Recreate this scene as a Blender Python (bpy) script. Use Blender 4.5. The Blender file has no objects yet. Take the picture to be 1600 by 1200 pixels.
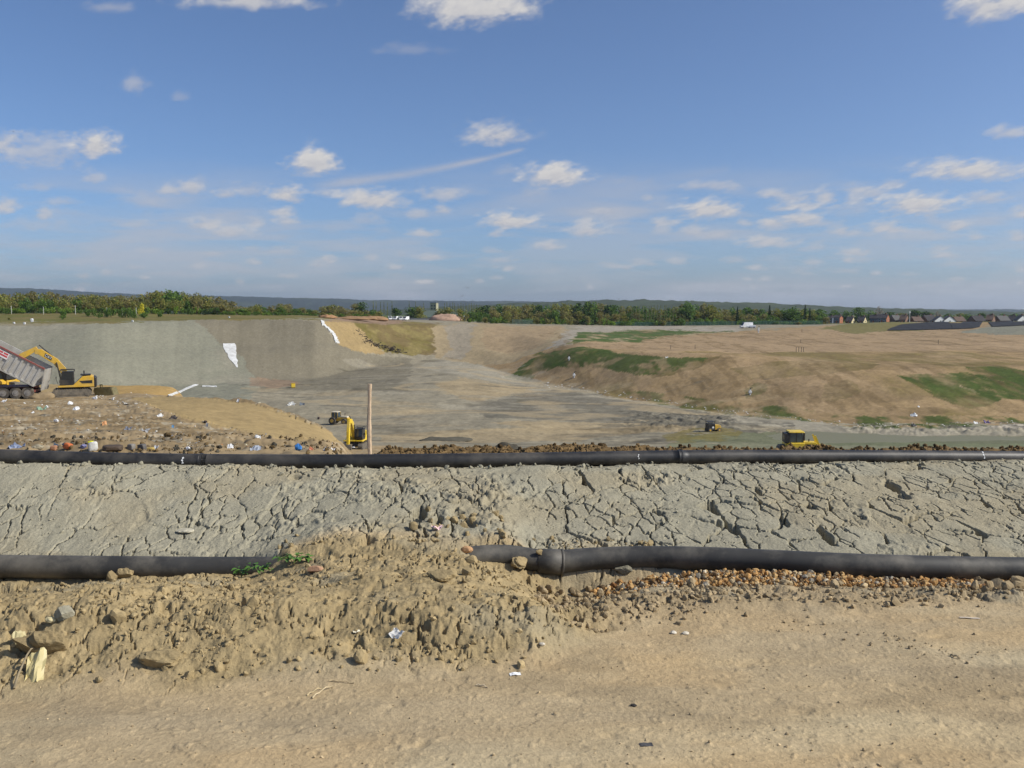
import bpy, bmesh, math, random
import numpy as np
from mathutils import Vector, Matrix, Euler
SC=bpy.context.scene; COL=SC.collection
R=math.radians
FPX=1386.0; H=1.7; PITCH=math.atan(115/1386.0)
CP,SP=math.cos(PITCH),math.sin(PITCH)
# ---------- calibration of the photograph: pixel (1600x1200) + distance -> world
def zat(py,d):
    t=(600-py)/FPX
    return H+d*(t*CP-SP)/(CP+t*SP)
def dz(py,z):
    t=(600-py)/FPX
    return (z-H)*(CP+t*SP)/(t*CP-SP)
def xat(px,d,z):
    return (px-800)/FPX*(d*CP-(z-H)*SP)
def at(px,py,d):
    z=zat(py,d); return Vector((xat(px,d,z),d,z))
def proj(x,y,z):
    dep=y*CP-(z-H)*SP
    v=(z-H)*CP+y*SP
    return 800+FPX*x/dep, 600-FPX*v/dep
# ---------- numpy noise
def _h(ix,iy,s):
    n=(ix.astype(np.int64)*374761393+iy.astype(np.int64)*668265263+s*1274126177)&0xffffffff
    n=((n^(n>>13))*1274126177)&0xffffffff
    n=((n^(n>>16))*2246822519)&0xffffffff
    return ((n^(n>>15))&0xffffff)/float(0xffffff)
def vn(x,y,s=0):
    ix=np.floor(x);iy=np.floor(y);fx=x-ix;fy=y-iy
    ix=ix.astype(np.int64);iy=iy.astype(np.int64)
    fx=fx*fx*fx*(fx*(fx*6-15)+10);fy=fy*fy*fy*(fy*(fy*6-15)+10)
    a=_h(ix,iy,s);b=_h(ix+1,iy,s);c=_h(ix,iy+1,s);d=_h(ix+1,iy+1,s)
    return (a+(b-a)*fx+(c-a)*fy+(a-b-c+d)*fx*fy)*2-1
def fbm(x,y,o=4,s=0,g=.5):
    r=0;a=1;t=0
    for i in range(o):
        r=r+a*vn(x+i*17.3,y-i*9.7,s+i);t+=a;a*=g;x=x*2.03+y*.13;y=y*2.03-x*.06
    return r/t
def voro(x,y,s=0):
    ix=np.floor(x).astype(np.int64);iy=np.floor(y).astype(np.int64)
    f1=np.full(x.shape,9.);f2=np.full(x.shape,9.);cid=np.zeros(x.shape);dx=np.zeros(x.shape);dy=np.zeros(x.shape)
    for i in (-1,0,1):
        for j in (-1,0,1):
            cx=ix+i;cy=iy+j
            px=cx+.5+(_h(cx,cy,s)-.5)*.9;py=cy+.5+(_h(cx,cy,s+7)-.5)*.9
            ex=x-px;ey=y-py
            d=np.sqrt(ex**2+ey**2)
            n=d<f1
            f2=np.where(n,f1,np.minimum(f2,d))
            f1=np.where(n,d,f1);cid=np.where(n,_h(cx,cy,s+13),cid)
            dx=np.where(n,ex,dx);dy=np.where(n,ey,dy)
    return f1,f2,cid,dx,dy
def sm(a,b,x):
    t=np.clip((x-a)/(b-a),0,1);return t*t*(3-2*t)
# ---------- objects
def tag(o,label=None,cat=None,group=None,kind=None):
    if label:o['label']=label
    if cat:o['category']=cat
    if group:o['group']=group
    if kind:o['kind']=kind
    return o
def link(o,parent=None):
    COL.objects.link(o)
    if parent is not None:o.parent=parent
    return o
def npmesh(name,V,F,mat,parent=None,col=None,smooth=True,uv=None):
    """V (n,3); F (m,k) int array (k=3/4)"""
    me=bpy.data.meshes.new(name);V=np.asarray(V,dtype=np.float32);F=np.asarray(F,dtype=np.int32)
    me.vertices.add(len(V));me.vertices.foreach_set('co',V.ravel())
    k=F.shape[1];me.loops.add(F.size);me.loops.foreach_set('vertex_index',F.ravel())
    me.polygons.add(len(F));me.polygons.foreach_set('loop_start',np.arange(0,F.size,k,dtype=np.int32))
    try:me.polygons.foreach_set('loop_total',np.full(len(F),k,dtype=np.int32))
    except Exception:pass
    me.update(calc_edges=True)
    me.polygons.foreach_set('use_smooth',np.full(len(F),smooth,dtype=bool))
    if col is not None:
        a=me.color_attributes.new('Col','FLOAT_COLOR','POINT')
        c=np.ones((len(V),4),dtype=np.float32);c[:,:col.shape[1]]=col
        a.data.foreach_set('color',c.ravel())
    if mat:me.materials.append(mat)
    o=bpy.data.objects.new(name,me);return link(o,parent)
def grid_faces(nr,nc):
    i=np.arange((nr-1)*(nc-1));r=i//(nc-1);c=i%(nc-1);a=r*nc+c
    return np.stack([a,a+1,a+nc+1,a+nc],1)
def srgb(r,g,b):
    f=lambda c:(c/255/12.92) if c/255<=.04045 else ((c/255+.055)/1.055)**2.4
    return np.array([f(r),f(g),f(b)])
# ---------- materials
_M={}
def mat(name,col,rough=.8,metal=0,var=.15,scale=8.,bump=0,spec=.3,attr=False,dirt=None,emit=0):
    if name in _M:return _M[name]
    m=bpy.data.materials.new(name);m.use_nodes=True;nt=m.node_tree;N=nt.nodes;L=nt.links
    b=N['Principled BSDF'];b.inputs['Roughness'].default_value=rough;b.inputs['Metallic'].default_value=metal
    b.inputs['Specular IOR Level'].default_value=spec
    tc=N.new('ShaderNodeTexCoord')
    no=N.new('ShaderNodeTexNoise');no.inputs['Scale'].default_value=scale;no.inputs['Detail'].default_value=6;no.inputs['Roughness'].default_value=.65
    L.new(tc.outputs['Object'],no.inputs['Vector'])
    mr=N.new('ShaderNodeMapRange');mr.inputs['From Min'].default_value=.3;mr.inputs['From Max'].default_value=.7
    mr.inputs['To Min'].default_value=1-var;mr.inputs['To Max'].default_value=1+var
    L.new(no.outputs['Fac'],mr.inputs['Value'])
    mx=N.new('ShaderNodeMix');mx.data_type='RGBA';mx.blend_type='MULTIPLY';mx.inputs['Factor'].default_value=1
    if attr:
        at_=N.new('ShaderNodeAttribute');at_.attribute_name='Col';L.new(at_.outputs['Color'],mx.inputs['A'])
    else:
        mx.inputs['A'].default_value=(*col,1)
    L.new(mr.outputs['Result'],mx.inputs['B'])
    out=mx.outputs['Result']
    if dirt is not None:
        n2=N.new('ShaderNodeTexNoise');n2.inputs['Scale'].default_value=scale*.35;n2.inputs['Detail'].default_value=8;n2.inputs['Roughness'].default_value=.7
        L.new(tc.outputs['Object'],n2.inputs['Vector'])
        m2=N.new('ShaderNodeMapRange');m2.inputs['From Min'].default_value=.45;m2.inputs['From Max'].default_value=.68;m2.inputs['To Max'].default_value=dirt[3]
        L.new(n2.outputs['Fac'],m2.inputs['Value'])
        x2=N.new('ShaderNodeMix');x2.data_type='RGBA';L.new(m2.outputs['Result'],x2.inputs['Factor']);L.new(out,x2.inputs['A']);x2.inputs['B'].default_value=(*dirt[:3],1)
        out=x2.outputs['Result']
    L.new(out,b.inputs['Base Color'])
    if bump:
        bp=N.new('ShaderNodeBump');bp.inputs['Strength'].default_value=bump;bp.inputs['Distance'].default_value=.02
        L.new(no.outputs['Fac'],bp.inputs['Height']);L.new(bp.outputs['Normal'],b.inputs['Normal'])
    if emit:
        b.inputs['Emission Color'].default_value=(*col,1);b.inputs['Emission Strength'].default_value=emit
    _M[name]=m;return m
# ---------- the lie of the land: feature lines (px, py, d) or (px, None, d, z), interpolated
def Z0(pts): return [(px,dz(py,0.),0.) for px,py in pts]
def L(pts):
    o=[]
    for p in pts:
        if len(p)==3: o.append((p[0],p[2],zat(p[1],p[2])))
        else: o.append((p[0],p[2],p[3]))
    return o
LINES=[
 [(0,-6.,0.),(1600,-6.,0.)],
 [(0,2.,0.),(1600,2.,0.)],
 Z0([(-200,1095),(0,1090),(400,1075),(700,1060),(850,1045),(960,995),(1100,975),(1200,962),(1600,952)]),
 L([(-200,955,4.45),(0,952,4.45),(200,945,4.45),(400,943,4.5),(700,938,4.55),(830,950,4.5),(900,953,4.7),(1000,930,5.),(1200,932,5.1),(1600,932,5.15)]),
 L([(-200,None,6.05,-.3),(0,None,6.05,-.3),(100,None,6.05,-.22),(200,None,6.05,-.175),(400,None,6.05,-.165),(450,None,6.05,-.09),(520,None,6.05,.0),(735,None,6.05,-.01),(800,None,6.05,-.15),(865,None,6.05,-.36),(950,None,6.05,-.33),(1030,None,6.05,-.22),(1200,None,6.05,-.17),(1400,None,6.05,-.19),(1600,None,6.05,-.2)]),
 L([(-200,None,6.27,-.32),(100,None,6.27,-.26),(200,None,6.27,-.22),(400,None,6.27,-.2),(450,None,6.27,-.08),(520,None,6.27,.0),(715,None,6.27,.0),(765,None,6.27,-.13),(825,None,6.27,-.22),(865,None,6.27,-.34),(950,None,6.27,-.32),(1030,None,6.27,-.24),(1600,None,6.27,-.25)]),
 L([(-200,None,6.5,-.1),(400,None,6.5,-.1),(450,None,6.5,-.05),(520,None,6.5,.02),(780,None,6.5,.02),(840,None,6.5,-.10),(1000,None,6.5,-.12),(1200,None,6.5,-.08),(1600,None,6.5,-.1)]),
 L([(-200,722,7.65),(0,725,7.75),(160,729,7.8),(330,732,7.9),(530,732,8.),(800,729,8.15),(1000,725,8.35),(1300,723,8.6),(1600,723,8.9),(1800,723,9.1)]),
 L([(-200,None,8.15,.29),(0,None,8.2,.28),(530,None,8.4,.21),(1000,None,8.8,.18),(1600,None,9.4,.09)]),
 L([(0,None,10.8,-.35),(1600,None,11.2,-.4)]),
 L([(0,None,14.,-1.1),(500,None,14.,-1.0),(600,701,14.),(800,700,14.),(1200,700,14.),(1600,702,14.)]),
 L([(0,None,16.5,-1.35),(520,None,16.5,-1.4),(600,None,16.5,-1.7),(1600,None,16.5,-1.7)]),
 L([(-200,704,22),(0,703,22),(300,701,22),(520,701,22),(570,None,22,-2.6),(600,None,22,-3.4),(1600,None,22,-3.6)]),
 L([(-200,655,45),(0,655,45),(200,655,45),(300,660,45),(400,672,45),(480,688,45),(530,700,45),(580,None,45,-7.2),(1600,None,45,-7.5)]),
 L([(-200,622,80),(0,622,80),(170,622,80),(215,616,79),(260,618,76),(300,620,72),(350,624,68),(400,632,64),(450,645,60),(500,668,57),(530,688,55),(560,None,56,-8.4),(600,None,60,-8.8),(1600,None,60,-9.2)]),
 L([(-200,614,90),(0,614,90),(240,615,90),(270,None,90,-8.5),(300,None,90,-12.),(400,None,90,-13.),(600,None,88,-12.9),(1600,None,88,-12.7)]),
 L([(-200,601,108),(0,601,108),(250,601,108),(285,602,108),(310,None,108,-12.5),(360,None,108,-15.),(600,None,108,-15.2),(1000,None,106,-14.6),(1600,None,106,-14.4)]),
 L([(-200,None,127,-15.),(300,None,127,-16.),(600,None,127,-17.1),(900,None,127,-17.2),(1100,None,128,-17.3),(1190,None,133,-18.0),(1600,None,133,-18.0)]),
 L([(-200,None,150,-17.5),(1000,None,150,-17.5),(1100,None,146,-17.6),(1200,None,146,-17.3),(1600,None,146,-17.3)]),
 L([(-200,None,190,-17.5),(0,None,190,-17.5),(150,None,195,-17.5),(300,None,225,-17.5),(400,None,240,-17.5),(500,None,255,-17.3),(600,570,290),(700,565,300),(760,572,290),(800,590,255),(900,607,225),(1000,622,200),(1150,645,172),(1350,665,154),(1450,664,154),(1600,662,154),(1800,660,154)]),
 L([(-200,555,220),(0,555,220),(150,552,223),(300,550,255),(400,545,270),(500,540,278),(600,535,312),(700,535,340),(800,555,300),(850,558,270),(900,545,262),(1000,550,240),(1150,560,215),(1350,570,200),(1450,575,195),(1600,575,195),(1800,575,195)]),
 L([(-200,512,250),(0,509,250),(150,505,252),(300,500,285),(400,498,300),(500,500,300),(600,508,335),(700,508,385),(800,520,370),(850,531,320),(900,531,300),(1000,538,300),(1150,542,290),(1350,540,290),(1450,538,285),(1600,540,280),(1800,540,280)]),
 L([(-200,502,285),(0,500,285),(150,498,290),(300,495,320),(400,494,335),(500,495,335),(600,502,370),(700,503,420),(800,510,405),(900,516,390),(1000,520,390),(1150,517,400),(1300,512,410),(1400,515,400),(1500,512,400),(1600,508,400)]),
 L([(-200,490,330),(0,490,330),(150,489,335),(300,491,360),(400,492,380),(500,493,400),(600,500,430),(700,500,450),(800,506,440),(900,508,430),(1000,510,440),(1150,508,460),(1300,506,470),(1400,503,470),(1500,503,480),(1600,502,480)]),
 L([(0,None,620,-1.5),(500,None,620,-4.),(800,None,620,-7.),(1600,None,620,-7.5)]),
 L([(0,None,1500,-8.),(1600,None,1500,-9.)]),
 L([(0,None,14000,-8.),(1600,None,14000,-8.)]),
]
UG=np.linspace(-1.6,1.6,1601)
_D=[];_Z=[]
for ln in LINES:
    us=np.array([ (xat(px,d,z)/d if d>1 else (px-800)/FPX) for px,d,z in ln]);o=np.argsort(us)
    ds=np.array([d for _,d,_ in ln])[o];zs=np.array([z for _,_,z in ln])[o];us=us[o]
    kk=np.hanning(27);kk/=kk.sum()
    pad=lambda a:np.convolve(np.pad(a,13,mode='edge'),kk,'valid')
    _D.append(pad(np.interp(UG,us,ds)));_Z.append(pad(np.interp(UG,us,zs)))
_D=np.array(_D);_Z=np.array(_Z)
def base_z(x,y):
    x=np.asarray(x,float);y=np.asarray(y,float)
    u=x/np.maximum(y,2.)
    fi=np.clip((u-UG[0])/(UG[1]-UG[0]),0,len(UG)-1.001);i0=fi.astype(int);f=fi-i0
    z=np.zeros_like(y);Dp=_D[0][i0]*(1-f)+_D[0][i0+1]*f;Zp=_Z[0][i0]*(1-f)+_Z[0][i0+1]*f
    for k in range(1,len(LINES)):
        Dn=_D[k][i0]*(1-f)+_D[k][i0+1]*f;Zn=_Z[k][i0]*(1-f)+_Z[k][i0+1]*f
        t=np.clip((y-Dp)/(Dn-Dp),0,1);ts=t*t*(3-2*t);t=t*.65+ts*.35
        m=y>=Dp
        z=np.where(m,Zp+(Zn-Zp)*t,z)
        Dp,Zp=Dn,Zn
    return z
def line_d(k,x,y):
    u=np.asarray(x)/np.maximum(y,2.);return np.interp(u,UG,_D[k])
def inpoly(px,py,P):
    r=np.zeros(px.shape,bool);n=len(P);j=n-1
    for i in range(n):
        xi,yi=P[i];xj,yj=P[j]
        if yi!=yj:
            c=((yi>py)!=(yj>py))&(px<(xj-xi)*(py-yi)/(yj-yi)+xi);r^=c
        j=i
    return r
# ---------- near ground with its relief
PITS=[]   # scooped hollows in the bank: (px, py, half width m, half depth m, depth)
for _p in [(656,802,.07,.16,.10),(684,812,.04,.12,.07),(716,800,.05,.06,.06),(730,818,.08,.08,.05),(1392,757,.06,.16,.10),(1410,775,.05,.08,.05),(1268,790,.06,.07,.06),(1290,838,.04,.2,.09),(1225,812,.03,.12,.04),(575,845,.05,.06,.05),(1185,765,.03,.12,.06),(460,745,.05,.06,.04)]:
    _d=np.linspace(6.4,9,400);_z=base_z(xat(_p[0],_d,0.),_d);_k=int(np.argmin(np.abs(proj(xat(_p[0],_d,_z),_d,_z)[1]-_p[1])))
    PITS.append((float(xat(_p[0],_d[_k],_z[_k])),float(_d[_k]),_p[2],_p[3],_p[4]))
def near_height(x,y,detail=True):
    z=base_z(x,y)
    if not detail:return z
    dE=line_d(2,x,y);dC=line_d(7,x,y)            # track edge, bank crest
    u=x/np.maximum(y,2.);px=800+u*1386*.985
    wedge=fbm(x*2.2,y*2.2,3,5)*.18
    heap=sm(.0,.30,y-dE+wedge)*(1-sm(6.25,6.6,y+wedge*.6))
    grav=sm(930,1010,px)*sm(5.45,5.75,y+wedge*.4)*(1-sm(6.3,6.5,y))*(1-sm(1560,1640,px))
    left=1-sm(860,1000,px)
    bank=sm(6.3,6.6,y)*(1-sm(0,.5,y-dC-.15))
    ridge=sm(12.6,13.6,y)*(1-sm(14.6,15.6,y))*sm(560,620,px)
    back=sm(.15,.6,y-dC)
    def on(w,fn):
        i=np.nonzero(w>1e-3)[0]
        if len(i):z[i]+=fn(i,x[i],y[i])*w[i]
    dome=lambda f1,f2,k=.24:sm(0,k,f2-f1)
    on((1-heap)*(1-bank)*(1-back),lambda i,x,y:fbm(x*.9,y*1.6,3,11)*.02+fbm(x*9,y*14,3,12)*.0016+fbm(x*1.6+y*.4,y*7,3,14)*.007+np.clip(fbm(x*26,y*34,2,15)-.3,0,1)*.010-np.clip(fbm(x*8,y*12,2,16)-.42,0,1)*.02+fbm(x*50,y*60,2,17)*.0008)
    def f_heap(i,x,y):
        s=y+.7*z[i]
        wx=x+.06*fbm(x*6,s*6,3,21);wy=s+.06*fbm(x*6,s*6,3,22)
        f1,f2,cid,ex,ey=voro(wx*2.6,wy*3.0,31)
        r=((cid-.45)*.05+(ex*(cid-.4)+ey*(.6-cid))*.06)*dome(f1,f2,.35)
        g1,g2,c2,hx,hy=voro(wx*9,wy*9.5,33)
        lump=sm(-.15,.3,fbm(x*1.9,s*2.1,3,44))
        r+=((c2-.4)*.019+hx*(c2-.5)*.022)*dome(g1,g2,.2)*(.3+.9*lump)
        k1,k2,c3,_,_=voro(wx*24+cid*3,wy*24,35)
        r+=(c3-.5)*.016*dome(k1,k2,.4)*(.5+.7*lump)
        r+=fbm(x*2.5,s*2.5,4,41)*.05+fbm(x*14,s*14,5,42,.65)*.014+fbm(x*60,s*60,2,43)*.003
        # shrinkage cracks and crumbled holes
        q1,q2,_,_,_=voro((x+.09*fbm(x*5,s*5,4,45,.6))*4.4,(s+.09*fbm(x*5,s*5,4,46,.6))*4.0,47)
        e=(q2-q1)/4.2;pr=sm(-.15,.2,fbm(x*2.4+3,s*2.4,3,48));wd=.009*pr
        r-=.04*np.clip(2.5*(1-e/np.maximum(wd,1e-4)),0,1)*(pr>.05)
        return r-sm(.30,.42,fbm(x*9,s*10,3,51))*.035*(.35+.65*lump)
    on(heap*(1-grav*.8)*(left+(1-left)*.75),f_heap)
    def f_bank(i,x,y):
        px_=px[i];s=y*.62
        r_=sm(760,900,px_)
        wx=x+.085*fbm(x*3.3,s*3.3,5,61,.62);wy=s+.085*fbm(x*3.3,s*3.3,5,62,.62)
        wx=wx+(wy-4.6)*.38*sm(-.5,3.5,x)
        f1,f2,cid,ex,ey=voro(wx*2.9,wy*3.3,63)
        e=(f2-f1)/3.1
        pres=sm(-.40,-.05,fbm(x*2.1,s*2.6,2,65)+.16*(r_-.4))
        wd=(.005+.017*sm(-.25,.45,fbm(x*3.3,s*3.9,2,66)))*pres*(.75+.3*r_)
        c=np.clip(1-e/np.maximum(wd,1e-4),0,1)*(pres>.05)
        r=-.16*np.clip(c*4,0,1)+((cid-.5)*.014+(ex*(cid-.5)+ey*(.5-cid))*.02)*sm(0,.12,f2-f1)
        wx=x+.05*fbm(x*8,s*8,4,71,.6);wy=s+.05*fbm(x*8,s*8,4,72,.6)
        f1,f2,cid,_,_=voro(wx*6.6,wy*7,73)
        e=(f2-f1)/6.8
        pres=sm(-.12,.22,fbm(x*2.7+5,s*3,3,75));wd=.010*pres
        r-=.065*np.clip((1-e/np.maximum(wd,1e-4))*2.5,0,1)*(pres>.05)
        mk=sm(.16,.42,fbm(x*1.7+9,s*2.6,3,81)-.06*r_)
        f1,f2,cid,_,_=voro(wx*15,wy*16,83)
        r+=(mk*.9+.08)*(cid-.45)*.030*dome(f1,f2,.35)
        return r+fbm(x*5,s*5,4,91)*.012+fbm(x*22,s*22,4,92,.6)*(.0035+.008*mk)-sm(.36,.46,fbm(x*13,s*11,3,96))*.02*(.25+mk)+fbm(x*70,s*70,2,93)*.0018+fbm(x*1.1,y*1.1,2,94)*.03
    on(bank,f_bank)
    for (qx,qy,hw,hd,dp) in PITS:
        m=np.nonzero((np.abs(x-qx)<hw*2.2)&(np.abs(y-qy)<hd*2.2))[0]
        if len(m):
            r=np.sqrt(((x[m]-qx)/hw)**2+((y[m]-qy)/hd)**2)+.45*fbm(x[m]*14,y[m]*10,3,121)
            z[m]-=dp*sm(1.15,.75,r)
    # rough seam where two lifts of clay meet, and spill at the bank foot above the pipe
    seam=np.exp(-((px-772-8*fbm(y*3,y*0+3,2,123))/20)**2)*sm(6.5,6.8,y)*(1-sm(7.9,8.1,y))
    def f_seam(i,x,y):
        f1,f2,cid,_,_=voro(x*13,y*9,125);return (cid-.3)*.06*dome(f1,f2,.3)+fbm(x*25,y*20,2,127)*.015
    on(seam,f_seam)
    spill=.5*sm(430,520,px)*(1-sm(900,960,px))*np.exp(-((y-6.62-.25*np.exp(-((px-710)/70)**2))/.17)**2)
    def f_sp(i,x,y):
        f1,f2,cid,_,_=voro(x*11,y*9,129);return (cid-.25)*.05*dome(f1,f2,.3)+fbm(x*20,y*18,3,131)*.02+.01
    on(spill,f_sp)
    on(back*(1-ridge),lambda i,x,y:fbm(x*4,y*4,3,95)*.03)
    def f_ridge(i,x,y):
        f1,f2,cid,_,_=voro(x*6,y*5,97)
        return (cid-.5)*.06+fbm(x*1.5,y*1.5,3,98)*.05+fbm(x*12,y*12,2,99)*.03
    on(ridge,f_ridge)
    return z
def near_color(x,y,z):
    dE=line_d(2,x,y);dC=line_d(7,x,y);px,py=proj(x,y,z)
    wedge=fbm(x*2.2,y*2.2,3,5)*.18
    heap=sm(.0,.22,y-dE+wedge)*(1-sm(6.25,6.6,y+wedge*.6))
    mid_=sm(425,470,px)*(1-sm(1000,1060,px));bank=sm(6.25+.12*mid_,6.32+.34*mid_,y+wedge*1.2*mid_)*(1-sm(.1,.7,y-dC))
    left=1-sm(860,1000,px)
    n1=fbm(x*1.1,y*1.6,4,101)[:,None];n2=fbm(x*7,y*9,4,102)[:,None];n3=fbm(x*.6+y*.2,y*3.4,4,103)[:,None];n4=fbm(x*40,y*55,2,104)[:,None]
    tr=TRK*(1+.10*n1+.11*n2+.08*n4)*(1+n3*np.array([.14,.10,.02]))
    tr=tr+np.clip(fbm(x*.8,y*2.6,4,105)[:,None],0,1)*np.array([.07,.08,.06]);tr=tr*(1-.16*sm(.05,.4,fbm(x*.9+5,y*3,4,106)))[:,None];tr=tr*(1-sm(.0,.4,fbm(x*1.3+15,y*2.2,4,109))[:,None]*np.array([.0,.035,.08]))*(1+.06*fbm(x*14,y*30,3,110))[:,None]
    hp=HEAP*(1+.13*n1+.22*n2+.10*n4)
    hp2=HEAP2*(1+.13*n1+.24*n2+.10*n4)
    hp=hp*left[:,None]+hp2*(1-left[:,None])
    gr=sm(.2,.5,fbm(x*1.7+3,y*1.9,3,107))[:,None];hp=hp*(1-.35*gr)+BANK*.35*gr
    bk=BANK*(1+.08*n1+.12*n2+.09*n4)
    og=sm(.0,.5,fbm(x*1.2,y*1.4+7,3,108)+.1)[:,None];bk=bk*(1-.35*og)+BANK2*.35*og*(1+.1*n2)
    c=tr*(1-heap[:,None])+hp*heap[:,None]
    c=c*(1-bank[:,None])+bk*bank[:,None]
    back=sm(.15,.7,y-dC)[:,None]
    c=c*(1-back)+DARKSOIL*(1+.35*n2)*back
    return c
TRK=srgb(170,151,118);HEAP=srgb(155,137,101);HEAP2=srgb(156,138,107);BANK=srgb(150,144,123);BANK2=srgb(154,138,106);DARKSOIL=srgb(112,92,62)
def make_ground():
    us=np.concatenate([np.linspace(-2.2,-.58,60)[:-1],np.linspace(-.58,.58,1500),np.linspace(.58,2.2,60)[1:]])
    g=lambda a,b,n:(1/np.linspace(1/a,1/b,n))
    ys=np.concatenate([np.linspace(.3,2.8,12)[:-1],g(2.8,6.4,330)[:-1],np.linspace(6.4,9.5,370)[:-1],np.linspace(9.5,12.4,30)[:-1],np.linspace(12.4,15.4,110)[:-1],np.linspace(15.4,19.6,30)])
    Y,U=np.meshgrid(ys,us,indexing='ij');X=U*(Y+1.5)
    x=X.ravel();y=Y.ravel();z=near_height(x,y)
    c=near_color(x,y,z)
    o=npmesh('ground',np.stack([x,y,z],1),grid_faces(len(ys),len(us)),mat('near earth',(0,0,0),.95,0,.15,55,.5,.1,attr=True),col=c)
    tag(o,'dry brown dirt track and cracked grey clay bank in the foreground','ground',kind='structure')
    return o
# ---------- the landfill basin, restored slope and plain beyond
C_={k:srgb(*v) for k,v in dict(rub=(147,128,97),sand=(153,132,92),grey=(125,123,106),greyR=(119,112,94),floor=(136,128,108),ltgrey=(146,139,121),
  hill=(146,124,90),hillp=(152,130,100),green=(66,82,36),olive=(106,96,54),dgreen=(50,70,24),rimgr=(100,98,54),tan=(150,134,104),road=(146,138,122),
  pondbed=(88,92,68),dark=(86,82,71),rust=(138,116,94),field=(70,86,44),orange=(150,124,78),scrub=(116,104,66),soil=(98,82,56)).items()}
def far_paint(x,y,z):
    px,py=proj(x,y,z)
    w=np.clip(60/y,.0,2)
    nA=fbm(x*.05,y*.05,4,201);nB=fbm(x*.22,y*.22,3,203);nC=fbm(x*.9,y*.9,3,205);nD=fbm(x*.05+3,y*.02,4,207)
    sx=px+nA*13+nB*6+fbm(x*.6,y*.6,2,209)*2.5;sy=py+fbm(x*.05+40,y*.05,4,211)*3.5+nB*2.+nC*1.2
    c=np.tile(C_['field'],(len(x),1))
    pit=(y<470)
    def put(P,col,k=1.,amt=.15,ext=None):
        m=inpoly(sx,sy,P)&pit
        if ext is not None:m&=ext
        nn=(1+amt*(.5*nB+.5*nC))[:,None]
        c[m]=c[m]*(1-k)+(col*nn[m])*k
    def putn(P,col,thr,soft=.15,k=1.,fx=.1,fy=.1,s=300,ext=None):
        "patchy: only where noise is high"
        m=inpoly(sx,sy,P)&pit
        if ext is not None:m&=ext
        a=(sm(thr-soft,thr+soft,fbm(x*fx,y*fy,5,s,.6))*k)[:,None]
        c[m]=c[m]*(1-a[m])+col*(1+.2*nC[m][:,None])*a[m]
    far=y>112;nearm=y<=112
    # base by zones
    put([(-900,720),(-900,480),(2500,480),(2500,720)],C_['floor'])
    # rim grass (left) and scrub
    put([(-900,513),(0,511),(150,507),(300,502),(400,499),(500,499),(560,505),(620,507),(620,470),(-900,470)],C_['rimgr'],ext=y>240)
    putn([(-900,513),(0,511),(150,507),(300,502),(400,499),(500,499),(620,470),(-900,470)],C_['scrub'],.0,.2,.8,.08,.15,301,ext=y>240)
    # left grey faces
    put([(-900,640),(-900,513),(0,510),(150,506),(300,501),(330,520),(372,560),(410,600),(380,640)],C_['grey'],amt=.06,ext=far)
    put([(300,501),(400,499),(505,501),(530,535),(570,552),(640,560),(640,612),(410,606),(372,560)],C_['greyR'],amt=.07,ext=far)
    # faint vertical drag marks on the face
    m=(sy<602)&(sy>500)&far&(px<560)
    st=fbm(px*.06+py*.004,py*.006,4,231)*.11+fbm(px*.25+py*.02,py*.01,2,233)*.06
    c[m]*=(1+st[m])[:,None]
    putn([(-900,605),(-900,510),(300,503),(400,600)],C_['ltgrey'],.1,.25,.6,.03,.02,305,ext=far)
    # sand wedge right of slope
    put([(505,502),(540,500),(560,510),(600,550),(570,552),(545,545),(528,535),(520,515)],C_['sand']*.95,ext=far)
    put([(540,501),(660,503),(690,510),(682,530),(675,552),(640,556),(600,548),(560,515)],C_['olive']*1.08,ext=far)
    putn([(560,501),(690,503),(690,556),(600,552)],C_['scrub']*1.25,.05,.15,.8,.12,.1,307,ext=far)
    putn([(545,501),(692,503),(692,556),(600,552)],C_['soil']*1.15,.08,.15,.6,.2,.1,308,ext=far)
    put([(505,499),(560,496),(620,499),(640,503),(600,508),(540,504)],C_['rust'],ext=far)
    put([(684,508),(760,505),(872,512),(905,518),(880,528),(846,545),(800,566),(760,572),(675,560),(680,530)],C_['tan']*.97,ext=far)
    put([(760,508),(880,510),(830,545),(790,556),(755,545)],C_['hillp']*.95,.6,ext=far)
    put([(700,508),(742,507),(738,540),(720,562),(690,560),(705,535)],C_['road']*.92,.7,ext=far)
    put([(846,545),(880,520),(905,511),(1000,510),(1160,511),(1150,519),(1000,516),(915,518),(880,537),(850,548)],C_['road'],ext=far)
    put([(800,566),(870,540),(858,560),(830,590),(795,588),(760,572)],C_['hill'],ext=far)
    # hill: base then tops
    H0=[(795,590),(838,560),(870,545),(905,536),(1000,528),(1160,518),(1290,508),(1500,500),(2500,498),(2500,662),(1600,662),(1350,667),(1150,647),(1000,624),(900,608)]
    put(H0,C_['hill'],amt=.1,ext=far)
    put([(870,540),(1000,531),(1160,521),(1290,510),(1400,512),(1700,520),(2500,520),(2500,552),(1450,548),(1250,552),(1000,548)],C_['hillp'],.8,amt=.1,ext=far)
    put([(880,537),(905,519),(1000,517),(1150,518),(1060,524),(1000,532),(930,534)],C_['field']*1.05,.95,ext=far)
    putn([(850,552),(905,519),(1000,517),(1160,518),(1000,534),(900,534)],C_['tan'],.15,.1,.8,.2,.12,309,ext=far)
    # greens on the hill
    G=C_['green']
    putn([(795,590),(812,575),(826,562),(850,551),(905,543),(935,547),(975,554),(1010,558),(1060,561),(1090,564),(1050,573),(1010,582),(960,578),(900,574),(870,575),(840,583),(835,597)],G*.92,-.35,.25,.92,.25,.14,401,ext=far)
    putn([(838,552),(1100,560),(1060,590),(860,600)],C_['hill'],.25,.12,.85,.22,.07,311,ext=far)
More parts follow.
